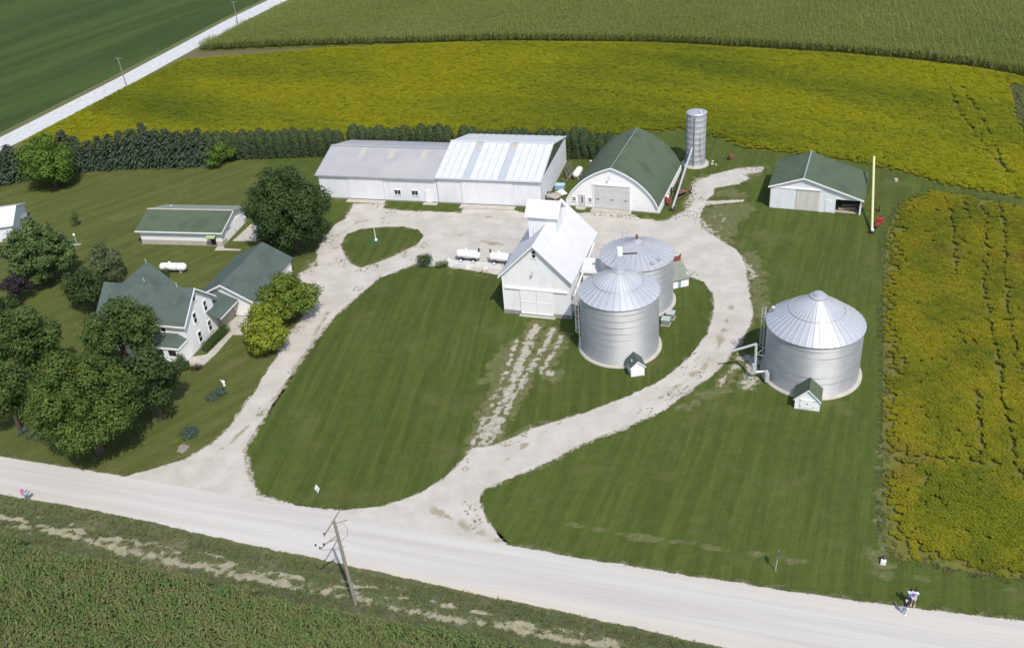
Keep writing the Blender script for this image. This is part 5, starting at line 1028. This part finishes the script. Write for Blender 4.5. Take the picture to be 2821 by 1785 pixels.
shrub('flowering_bush', (1216, 737), [(-.3, 0, .5, .6, .5, .5), (.35, .1, .5, .65, .5, .5), (.7, .2, .45, .4, .4, .45)], 'mid', 'low mixed bush between the round bush and the fence', 92, .16, 50)
shrub('tank_bush', (456, 765), [(0, 0, .6, .7, .6, .6), (.2, .1, 1.0, .5, .5, .5)], 'dark', 'small green bush in front of the propane tank', 93, .16, 60)

# ================================================================== CROPS (uncountable: one object per field)
def in_view(X, Y, z=1., mx=420, my=260):
    q0 = X; q = np.stack([X, Y, np.full(X.shape, z - CAMZ)], -1); w_ = q @ _f; px = IMW / 2 + FPX * (q @ CX) / w_; py = IMH / 2 - FPX * (q @ CU) / w_
    return (px > -mx) & (px < IMW + mx) & (py > -my) & (py < IMH + my) & (w_ > 5)
def scatter(name, pts, rot, scl, variants, label, cat, seed=0):
    """points object whose geometry nodes put one of the plant variants on each point"""
    me = bpy.data.meshes.new(name); me.vertices.add(len(pts)); me.vertices.foreach_set('co', np.asarray(pts, np.float32).ravel())
    for nm, v in (('rot', rot), ('scl', scl)): a = me.attributes.new(nm, 'FLOAT', 'POINT'); a.data.foreach_set('value', np.asarray(v, np.float32))
    o = bpy.data.objects.new(name, me); col.objects.link(o); tag(o, label, cat, None, 'stuff')
    vc = bpy.data.collections.new(name + '_plants')
    for v in variants: vc.objects.link(v)
    g = bpy.data.node_groups.new(name, 'GeometryNodeTree'); g.interface.new_socket('Geometry', in_out='INPUT', socket_type='NodeSocketGeometry'); g.interface.new_socket('Geometry', in_out='OUTPUT', socket_type='NodeSocketGeometry')
    N = g.nodes; gi = N.new('NodeGroupInput'); go = N.new('NodeGroupOutput'); ip = N.new('GeometryNodeInstanceOnPoints'); ci = N.new('GeometryNodeCollectionInfo'); ci.inputs['Collection'].default_value = vc; ci.inputs['Separate Children'].default_value = True; ci.inputs['Reset Children'].default_value = True
    ra = N.new('GeometryNodeInputNamedAttribute'); ra.data_type = 'FLOAT'; ra.inputs[0].default_value = 'rot'; sa = N.new('GeometryNodeInputNamedAttribute'); sa.data_type = 'FLOAT'; sa.inputs[0].default_value = 'scl'
    cx = N.new('ShaderNodeCombineXYZ'); g.links.new(ra.outputs[0], cx.inputs[2]); rv = N.new('FunctionNodeRandomValue'); rv.data_type = 'INT'; rv.inputs['Min'].default_value = 0; rv.inputs['Max'].default_value = len(variants) - 1; rv.inputs['Seed'].default_value = seed
    g.links.new(gi.outputs[0], ip.inputs['Points']); g.links.new(ci.outputs[0], ip.inputs['Instance']); ip.inputs['Pick Instance'].default_value = True; g.links.new(rv.outputs[2], ip.inputs['Instance Index'])
    e2r = N.new('FunctionNodeEulerToRotation'); g.links.new(cx.outputs[0], e2r.inputs[0]); g.links.new(e2r.outputs[0], ip.inputs['Rotation']); g.links.new(sa.outputs[0], ip.inputs['Scale']); g.links.new(ip.outputs[0], go.inputs[0])
    md = o.modifiers.new('plants', 'NODES'); md.node_group = g
    print(name, len(pts)); return o
def cropmat(name, ca, cb, cc, s1, stretch, ang, lo, hi, cbrown=None, rnd=.35, transl=.3, per=.5):
    """crop leaves: plant-to-plant variation plus patches across the field (by the plant's place)"""
    m = bpy.data.materials.new(name); m.use_nodes = True; n = m.node_tree; b = n.nodes['Principled BSDF']; out = n.nodes['Material Output']; b.inputs['Roughness'].default_value = .65; b.inputs['Specular IOR Level'].default_value = .2
    oi = n.nodes.new('ShaderNodeObjectInfo'); mp = n.nodes.new('ShaderNodeMapping'); mp.inputs['Rotation'].default_value = (0, 0, ang); mp2 = n.nodes.new('ShaderNodeMapping'); mp2.inputs['Scale'].default_value = stretch; n.links.new(oi.outputs['Location'], mp.inputs[0]); n.links.new(mp.outputs[0], mp2.inputs[0])
    t = n.nodes.new('ShaderNodeTexNoise'); t.inputs['Scale'].default_value = s1; t.inputs['Detail'].default_value = 4; n.links.new(mp2.outputs[0], t.inputs['Vector'])
    r = n.nodes.new('ShaderNodeMapRange'); r.inputs[1].default_value = lo; r.inputs[2].default_value = hi; n.links.new(t.outputs[0], r.inputs[0])
    def mix(f, A, B):
        x = n.nodes.new('ShaderNodeMix'); x.data_type = 'RGBA'
        if isinstance(f, float): x.inputs[0].default_value = f
        else: n.links.new(f, x.inputs[0])
        for s, k in ((6, A), (7, B)):
            if isinstance(k, tuple): x.inputs[s].default_value = (*k, 1)
            else: n.links.new(k, x.inputs[s])
        return x.outputs[2]
    at_ = n.nodes.new('ShaderNodeAttribute'); at_.attribute_name = 'tint'
    c = mix(r.outputs[0], ca, cb); rr = n.nodes.new('ShaderNodeMath'); rr.operation = 'MULTIPLY'; rr.inputs[1].default_value = rnd; n.links.new(oi.outputs['Random'], rr.inputs[0]); c = mix(rr.outputs[0], c, cc)
    if cbrown:
        t2 = n.nodes.new('ShaderNodeTexNoise'); t2.inputs['Scale'].default_value = .045; t2.inputs['Detail'].default_value = 3; n.links.new(oi.outputs['Location'], t2.inputs['Vector']); r2 = n.nodes.new('ShaderNodeMapRange'); r2.inputs[1].default_value = .58; r2.inputs[2].default_value = .72; r2.inputs[4].default_value = .8; n.links.new(t2.outputs[0], r2.inputs[0]); c = mix(r2.outputs[0], c, cbrown)
    hs_ = n.nodes.new('ShaderNodeMapRange'); hs_.inputs[3].default_value = 1 - per; hs_.inputs[4].default_value = 1 + per; n.links.new(at_.outputs['Fac'], hs_.inputs[0]); sc_ = n.nodes.new('ShaderNodeVectorMath'); sc_.operation = 'SCALE'; n.links.new(c, sc_.inputs[0]); n.links.new(hs_.outputs[0], sc_.inputs['Scale'])
    n.links.new(sc_.outputs[0], b.inputs['Base Color']); tr = n.nodes.new('ShaderNodeBsdfTranslucent'); n.links.new(sc_.outputs[0], tr.inputs[0]); ms = n.nodes.new('ShaderNodeMixShader'); ms.inputs[0].default_value = transl; n.links.new(b.outputs[0], ms.inputs[1]); n.links.new(tr.outputs[0], ms.inputs[2]); n.links.new(ms.outputs[0], out.inputs[0])
    return m
SOYM = cropmat('turning_soybean_leaves', (.41, .41, .018), (.20, .255, .022), (.45, .41, .020), .07, (1., .28, 1), R(-55), .41, .72, None, .18, .5, .12)
SOYM2 = cropmat('turning_soybean_leaves_near', (.33, .325, .018), (.16, .215, .020), (.38, .31, .028), .16, (1., .6, 1), R(20), .40, .64, (.24, .18, .05), .5, .5, .18)
CORNM = cropmat('maize_leaves', (.165, .205, .047), (.20, .23, .062), (.23, .22, .07), .03, (1, 1, 1), 0., .4, .65, None, .5, .3, .45)
CORNN = cropmat('near_maize_leaves', (.115, .185, .052), (.15, .20, .07), (.21, .185, .08), .3, (1, 1, 1), 0., .4, .65, None, .6, .3, .35)
def soy_clump(seed, m, R_=.55, hh=.5):
    r_ = np.random.default_rng(seed); n = 84; a = r_.uniform(0, 6.283, n); q = R_ * np.sqrt(r_.random(n)); h = hh - .05 * (q / R_) ** 2 + r_.normal(0, .045, n); k = r_.random(n) < .15; h[k] *= .7
    V, Q = leaves(np.c_[q * np.cos(a), q * np.sin(a), np.clip(h, .1, 1.)], np.tile([[0, -.1, 1.]], (n, 1)), .22, r_, asp=.8, jitter=.15); o = bpy.data.objects.new('soy_clump', npmesh('soy_clump', V, Q, np.repeat(np.clip(r_.normal(.5, .22, n), 0, 1), 4), m)); return o
def field_points(P, sp, seed, jit=.45, ang=None, lines=(), lw=.3, z=0., thin=None):
    r_ = np.random.default_rng(seed); ang = math.atan2(rdir[1], rdir[0]) if ang is None else ang; c, s = math.cos(ang), math.sin(ang); B = P @ np.array([[c, -s], [s, c]])
    lo_, hi_ = B.min(0), B.max(0); u, v = np.meshgrid(np.arange(lo_[0], hi_[0], sp[0]), np.arange(lo_[1], hi_[1], sp[1])); u = u + r_.uniform(-jit, jit, u.shape) * sp[0]; v = v + r_.uniform(-jit, jit, v.shape) * sp[1]
    X = (u * c - v * s).ravel(); Y = (u * s + v * c).ravel(); k = in_view(X, Y); X, Y = X[k], Y[k]; k = pip(P, X, Y); X, Y = X[k], Y[k]
    for l in lines: k = segdist(l, X, Y, False) > lw + .12 * r_.normal(size=X.shape); X, Y = X[k], Y[k]
    if thin is not None: k = thin(X, Y, r_); X, Y = X[k], Y[k]
    return np.c_[X, Y, np.full(len(X), z)], r_
rut = [gps(l) for l in ([(2700, 548), (2712, 600), (2718, 680), (2706, 790), (2722, 880), (2745, 980), (2760, 1080), (2772, 1180), (2795, 1270), (2830, 1340)], [(2750, 570), (2765, 640), (2770, 760), (2772, 830), (2790, 930), (2812, 1040), (2850, 1130)], [(2608, 545), (2625, 640), (2632, 760)], [(2690, 1080), (2695, 1180), (2700, 1290)], [(2440, 1262), (2540, 1265), (2640, 1272), (2760, 1290)], [(2655, 550), (2668, 610)])]
rut1 = [gps(l) for l in ([(2620, 250), (2636, 310), (2680, 370), (2720, 420), (2760, 470)], [(2650, 240), (2700, 330), (2745, 420), (2770, 480)])]
pts, r_ = field_points(SOY1, (.66, .66), 5, lines=rut1, lw=.36)
rank = gps([(2775, 240), (2821, 240), (3000, 400), (2860, 420), (2821, 380), (2790, 310)])
k = ~pip(rank, pts[:, 0], pts[:, 1]); pts = pts[k]
scatter('soybean_field', pts, r_.uniform(0, 6.28, len(pts)), r_.uniform(.85, 1.15, len(pts)) * np.clip(.6 + .3 * segdist(SOY1, pts[:, 0], pts[:, 1]), .6, 1), [soy_clump(300 + k, SOYM) for k in range(4)], 'yellow-green soybean field spreading behind the windbreak', 'soybeans')
def thin2(X, Y, r_): return r_.random(X.shape) < np.clip(1.1 + .8 * fbm(X, Y, .22, 3) + np.minimum(0, .35 * (segdist(SOY2, X, Y) - 2.2 + 2.4 * fbm(X, Y, .35, 3))), 0, 1)
pts, r_ = field_points(SOY2, (.52, .52), 6, lines=rut, lw=.36, thin=thin2)
gpat = gps([(2515, 1290), (2600, 1300), (2700, 1350), (2821, 1400), (3000, 1440), (3000, 1560), (2821, 1500), (2700, 1500), (2600, 1450), (2530, 1390)]); kg = sdf(gpat, pts[:, 0], pts[:, 1]) + 1.2 * fbm(pts[:, 0], pts[:, 1], .5, 3) > 0; gpts = pts[kg]; pts = pts[~kg]
scatter('green_soybean_patch', gpts, r_.uniform(0, 6.28, len(gpts)), r_.uniform(.7, 1.1, len(gpts)), [soy_clump(330 + k, cropmat('green_soybean_leaves', (.24, .27, .020), (.19, .24, .02), (.32, .29, .02), .12, (1, 1, 1), 0., .4, .6, None, .25, .5, .16), .45, .36) for k in range(2)], 'greener patch of soybeans in the near corner of the right field', 'soybeans')
scatter('side_soybean_field', pts, r_.uniform(0, 6.28, len(pts)), r_.uniform(.8, 1.1, len(pts)) * np.clip(.45 + .3 * segdist(SOY2, pts[:, 0], pts[:, 1]), .45, 1), [soy_clump(320 + k, SOYM2, .45, .36) for k in range(4)], 'patchy yellow soybean field with wheel ruts along the right edge', 'soybeans')
def corn_clump(seed, m, H=2.3, n=7, L=1.5):
    r_ = np.random.default_rng(seed); V = []; Q = []; T = []
    def strip(pts, wd, t):
        pts = np.array(pts); d = np.gradient(pts, axis=0); sd_ = unit(np.cross(d, [0, 0, 1.]) + 1e-6); b = len(V)
        for i, p in enumerate(pts): w_ = wd[i] / 2; V.append(p - sd_[i] * w_); V.append(p + sd_[i] * w_ + np.array([0, 0, w_ * .3])); T.extend([t, t])
        for i in range(len(pts) - 1): Q.append((b + 2 * i, b + 2 * i + 1, b + 2 * i + 3, b + 2 * i + 2))
    for k in range(n):
        x = (k + .5) / n * L - L / 2 + r_.normal() * .05; y = r_.normal() * .05; h = H * r_.uniform(.9, 1.08); a0 = r_.uniform(0, math.pi)
        strip([(x, y, 0), (x, y, h * .5), (x + .02, y, h * .9)], [.06, .05, .03], .35)
        for j in range(8):
            a = a0 + j * math.pi + r_.normal() * .5; z0 = h * (.25 + .085 * j); l = .75 * r_.uniform(.8, 1.15) * (1 if j < 6 else .7); c, s = math.cos(a), math.sin(a)
            strip([(x, y, z0), (x + c * l * .4, y + s * l * .4, z0 + l * .33), (x + c * l * .75, y + s * l * .75, z0 + l * .26), (x + c * l, y + s * l, z0 - l * .05)], [.06, .10, .085, .015], float(np.clip(r_.normal(.45 + .03 * j, .2), 0, 1)))
        for j in range(4):
            a = r_.uniform(0, 6.28); strip([(x, y, h * .88), (x + .05 * math.cos(a), y + .05 * math.sin(a), h * 1.0), (x + .13 * math.cos(a), y + .13 * math.sin(a), h * 1.07)], [.03, .035, .02], 1.0)
    return bpy.data.objects.new('maize_row', npmesh('maize_row', np.array(V), np.array(Q), T, m))
ra_ = math.atan2(rdir[1], rdir[0])
pts, r_ = field_points(CORN1, (1.5, .76), 8, .12)
scatter('maize_field', pts, ra_ + r_.choice([0, math.pi], len(pts)) + r_.normal(0, .05, len(pts)), r_.uniform(.9, 1.1, len(pts)), [corn_clump(340 + k, CORNM, 2.2, 5) for k in range(4)], 'green maize field beyond the soybeans at the top', 'maize')
pts, r_ = field_points(CORN2, (1.45, .72), 9, .14)
scatter('near_maize_field', pts, ra_ + r_.choice([0, math.pi], len(pts)) + r_.normal(0, .08, len(pts)), r_.uniform(.85, 1.1, len(pts)), [corn_clump(350 + k, CORNN, 1.9, 8) for k in range(5)], 'tall maize in the near corner below the road', 'maize')
# rough grass tufts along the drives, the shoulder, the verge and the field edges
GT = cropmat('rough_grass_blades', (.13, .17, .05), (.165, .19, .07), (.22, .20, .10), .3, (1, 1, 1), 0., .35, .65, None, .6, .3, .4)
def tuft(seed, h=.11, r=.14, n=16):
    r_ = np.random.default_rng(seed); V = []; Q = []; T = []
    for k in range(n):
        a = r_.uniform(0, 6.28); q = r * math.sqrt(r_.random()); x, y = q * math.cos(a), q * math.sin(a); l = h * r_.uniform(.5, 1.2); e = r_.uniform(0, 6.28); w_ = .035; b = len(V); c, s = math.cos(e), math.sin(e)
        V += [(x - s * w_, y + c * w_, 0), (x + s * w_, y - c * w_, 0), (x + c * l * .6 + s * .008, y + s * l * .6 - c * .008, l), (x + c * l * .6 - s * .008, y + s * l * .6 + c * .008, l)]; Q.append((b, b + 1, b + 2, b + 3)); T += [float(np.clip(r_.normal(.5, .3), 0, 1))] * 4
    return bpy.data.objects.new('grass_tuft', npmesh('grass_tuft', np.array(V), np.array(Q), T, GT))
r_ = np.random.default_rng(77); X = r_.uniform(-64, 60, 190000); Y = r_.uniform(45, 150, 190000); k = in_view(X, Y, 0, 100, 100); X, Y = X[k], Y[k]
e = f_drive0(X, Y); er = sdf(ROAD, X, Y)
k = ((e < .05) & (e > -.5) & (r_.random(X.shape) < .6) & (er < -.2) & (f_drive(X, Y) < .12)) | ((e > 0) & (e < 1.6) & (er < -1) & (fbm(X, Y, .35, 3) > .30) & (r_.random(X.shape) < .55)) | ((er < .05) & (er > -.7) & (e < -.2) & (r_.random(X.shape) < .8)); A1 = np.c_[X[k], Y[k]]
kv = pip(vp, X, Y) & (er < -.4) & (f_trk(X, Y) < .0) & (r_.random(X.shape) < .9); A2 = np.c_[X[kv], Y[kv]]
X2 = r_.uniform(30, 75, 30000); Y2 = r_.uniform(45, 145, 30000); dd_ = segdist(SOY2, X2, Y2); kk = (dd_ < .6) & in_view(X2, Y2, 0, 100, 100); A3 = np.c_[X2[kk], Y2[kk]]
AA = np.vstack([A1, A2, A3]); scatter('grass_tufts', np.c_[AA, np.zeros(len(AA))], r_.uniform(0, 6.28, len(AA)), np.r_[r_.uniform(.4, .9, len(A1)), r_.uniform(.7, 1.4, len(A2)), r_.uniform(.8, 1.5, len(A3))], [tuft(400 + k) for k in range(4)], 'rough grass tufts edging the drives, the road and the fields', 'grass')
pts = np.c_[r_.uniform(rank[:, 0].min(), rank[:, 0].max(), 9000), r_.uniform(rank[:, 1].min(), rank[:, 1].max(), 9000)]; pts = pts[pip(rank, pts[:, 0], pts[:, 1])]
if len(pts): scatter('rank_grass', np.c_[pts, np.zeros(len(pts))], r_.uniform(0, 6.28, len(pts)), r_.uniform(1.5, 3., len(pts)), [tuft(410 + k, .14, .2, 20) for k in range(3)], 'rank green grass patch at the right edge of the soybean field', 'grass')

# ================================================================== PEOPLE
def skinmesh(name, chains, m, parent, sub=1, root=0):
    """one continuous skinned surface from joint chains [(joint name, parent joint, (x,y,z), radius)]"""
    names = [c[0] for c in chains]; me = bpy.data.meshes.new(name); bm = bmesh.new(); sk = bm.verts.layers.skin.verify(); vs = []
    for nm, pa, co, rd in chains: v = bm.verts.new(co); rd = rd if isinstance(rd, tuple) else (rd, rd); v[sk].radius = rd; v[sk].use_root = nm == names[root]; vs.append(v)
    for i, (nm, pa, co, rd) in enumerate(chains):
        if pa: bm.edges.new((vs[names.index(pa)], vs[i]))
    bm.to_mesh(me); bm.free(); o = link(name, me, m, parent); md = o.modifiers.new('skin', 'SKIN'); md.use_smooth_shade = True; o.modifiers.new('sub', 'SUBSURF').levels = sub; o.modifiers['sub'].render_levels = sub; return o
SKIN = mat('skin', (.42, .24, .16), (.38, .21, .14), rough=.55); HAIR = mat('dark_hair', (.02, .014, .01), rough=.7)
def hand(c, s, side, wr, down):
    out = []; P = Vector(c); D = Vector(down).normalized(); F_ = Vector((0, -1, 0)); X_ = D.cross(F_).normalized()
    out.append(('palm' + s, wr, tuple(P + D * .045), (.035, .02)))
    for k, (off, l) in enumerate(((-.03, .075), (-.01, .085), (.01, .08), (.03, .062))):
        b = P + D * .085 + X_ * off; out.append(('f%d%s' % (k, s), 'palm' + s, tuple(b), .009)); out.append(('g%d%s' % (k, s), 'f%d%s' % (k, s), tuple(b + D * l * .5 + F_ * .012), .009)); out.append(('h%d%s' % (k, s), 'g%d%s' % (k, s), tuple(b + D * l * .9 + F_ * .035), .008))
    t = P + D * .03 - X_ * .04 * side + F_ * .02; out.append(('t1' + s, 'palm' + s, tuple(t), .011)); out.append(('t2' + s, 't1' + s, tuple(t + D * .045 + F_ * .015), .010)); return out
def person(p, ang, H, label, top, bottom, hair, shoes, short=True, bend=0., armpose=(0., 0.), cap=None):
    o = empty('person', (p[0], p[1], 0), ang, label, 'person'); k = H / 1.75
    S_ = lambda x, y, z: (x * k, (y - bend * max(0, z - .95)) * k, (z - .12 * bend * max(0, z - .95)) * k)
    J = [('pelvis', None, S_(0, 0, .96), (.15 * k, .11 * k)), ('belly', 'pelvis', S_(0, 0, 1.12), (.14 * k, .10 * k)), ('chest', 'belly', S_(0, 0, 1.32), (.165 * k, .115 * k)), ('neck0', 'chest', S_(0, .01, 1.47), .06 * k), ('neck', 'neck0', S_(0, .0, 1.54), .052 * k), ('head', 'neck', S_(0, -.015, 1.63), (.075 * k, .09 * k)), ('crown', 'head', S_(0, -.005, 1.70), .06 * k), ('nose', 'head', S_(0, -.11, 1.61), .012 * k)]
    for s, sg in (('L', 1), ('R', -1)):
        ar = armpose[0 if sg > 0 else 1]
        sh = (.2 * sg, 0, 1.42); el = (.27 * sg, -.1 * ar, 1.15 + .12 * ar); wr = (.25 * sg - .08 * sg * ar, -.06 - .30 * ar, .92 + .40 * ar)
        J += [('sh' + s, 'chest', S_(*sh), .058 * k), ('el' + s, 'sh' + s, S_(*el), .043 * k), ('wr' + s, 'el' + s, S_(*wr), .03 * k), ('ear' + s, 'head', S_(.085 * sg, 0, 1.62), .012 * k)]
        J += hand(S_(*wr), s, sg, 'wr' + s, (0, -.3 - ar, -1 + ar))
        J += [('hip' + s, 'pelvis', S_(.09 * sg, 0, .88), .085 * k), ('kn' + s, 'hip' + s, S_(.11 * sg, -.01, .5), .058 * k), ('an' + s, 'kn' + s, S_(.12 * sg, .02, .09), .038 * k), ('toe' + s, 'an' + s, S_(.13 * sg, -.14, .035), .035 * k)]
    skinmesh('body', J, SKIN, o, 1)
    D_ = {j[0]: j[2] for j in J}
    skinmesh('shirt', [('a', None, D_['pelvis'], (.165 * k, .125 * k)), ('b', 'a', D_['belly'], (.158 * k, .12 * k)), ('c', 'b', D_['chest'], (.185 * k, .135 * k)), ('n', 'c', D_['neck0'], .075 * k)] + [(q + s, pa, tuple(Vector(D_['sh' + s]).lerp(Vector(D_['el' + s]), t)), rr) for s in 'LR' for q, pa, t, rr in (('s', 'c', 0., .075 * k), ('e' + s, 's' + s, .75, .062 * k))], top, o, 1)
    end = .8 if short else 1.
    pl = [('a', None, D_['pelvis'], (.172 * k, .13 * k))]
    for s in 'LR':
        pl += [('h' + s, 'a', D_['hip' + s], .105 * k), ('k' + s, 'h' + s, tuple(Vector(D_['hip' + s]).lerp(Vector(D_['kn' + s]), .85 if short else 1.)), (.085 if short else .07) * k)]
        if not short: pl += [('n' + s, 'k' + s, tuple(Vector(D_['kn' + s]).lerp(Vector(D_['an' + s]), .9)), .055 * k)]
    skinmesh('shorts' if short else 'trousers', pl, bottom, o, 1)
    hc = Vector(D_['head']) + Vector((0, .015, .03)) * k; h = MB().lathe([(.0, .105 * k), (.055 * k, .095 * k), (.09 * k, .05 * k), (.1 * k, -.01 * k), (.095 * k, -.05 * k)], 12, hc); h.build('cap' if cap else 'hair', cap or hair, o)
    if cap: MB().prism([(hc.x - .07 * k, hc.y - .08 * k, hc.z), (hc.x + .07 * k, hc.y - .08 * k, hc.z), (hc.x + .05 * k, hc.y - .18 * k, hc.z - .02), (hc.x - .05 * k, hc.y - .18 * k, hc.z - .02)], (0, 0, .012)).build('cap_brim', cap, o)
    for s in 'LR':
        a = Vector(D_['an' + s]); MB().box((a.x, a.y - .06 * k, .05 * k), (.1 * k, .29 * k, .1 * k)).build('shoe', shoes, o); e = Vector(D_['head']); MB().lathe([(0, .012 * k), (.012 * k, 0), (0, -.012 * k)], 8, (e.x + (.032 if s == 'L' else -.032) * k, e.y - .088 * k, e.z + .012 * k)).build('eye', DARK, o)
    return o
person(gp(2514, 1668), R(150), 1.85, 'adult in a white and purple shirt and grey shorts standing at the road edge', mat('white_purple_shirt', (.66, .66, .74), (.20, .15, .42), scale=2.6, lo=.5, hi=.56, rough=.8), mat('grey_shorts', (.46, .48, .55), rough=.85), HAIR, mat('white_shoes', (.7, .7, .7), rough=.6), True, .12, (.7, .5))
person(gp(2503, 1664), R(170), 1.78, 'person in a blue and white top, partly hidden behind the adult at the road edge', mat('blue_white_top', (.56, .62, .76), (.14, .20, .42), scale=3, lo=.45, hi=.52, rough=.8), mat('navy_trousers', (.03, .04, .08), rough=.85), HAIR, mat('white_shoes', (.7, .7, .7)), False, .0, (.9, .9))
person(gp(2489, 1691), R(115), 1.62, 'person in a dark shirt, pale cap and blue jeans standing on the gravel road', mat('dark_navy_shirt', (.02, .02, .04), (.04, .02, .04), rough=.85), mat('light_blue_jeans', (.22, .34, .46), (.18, .28, .40), rough=.85), HAIR, mat('white_shoes', (.7, .7, .7)), False, .05, (.8, .3), mat('pale_grey_cap', (.42, .46, .44), rough=.8))
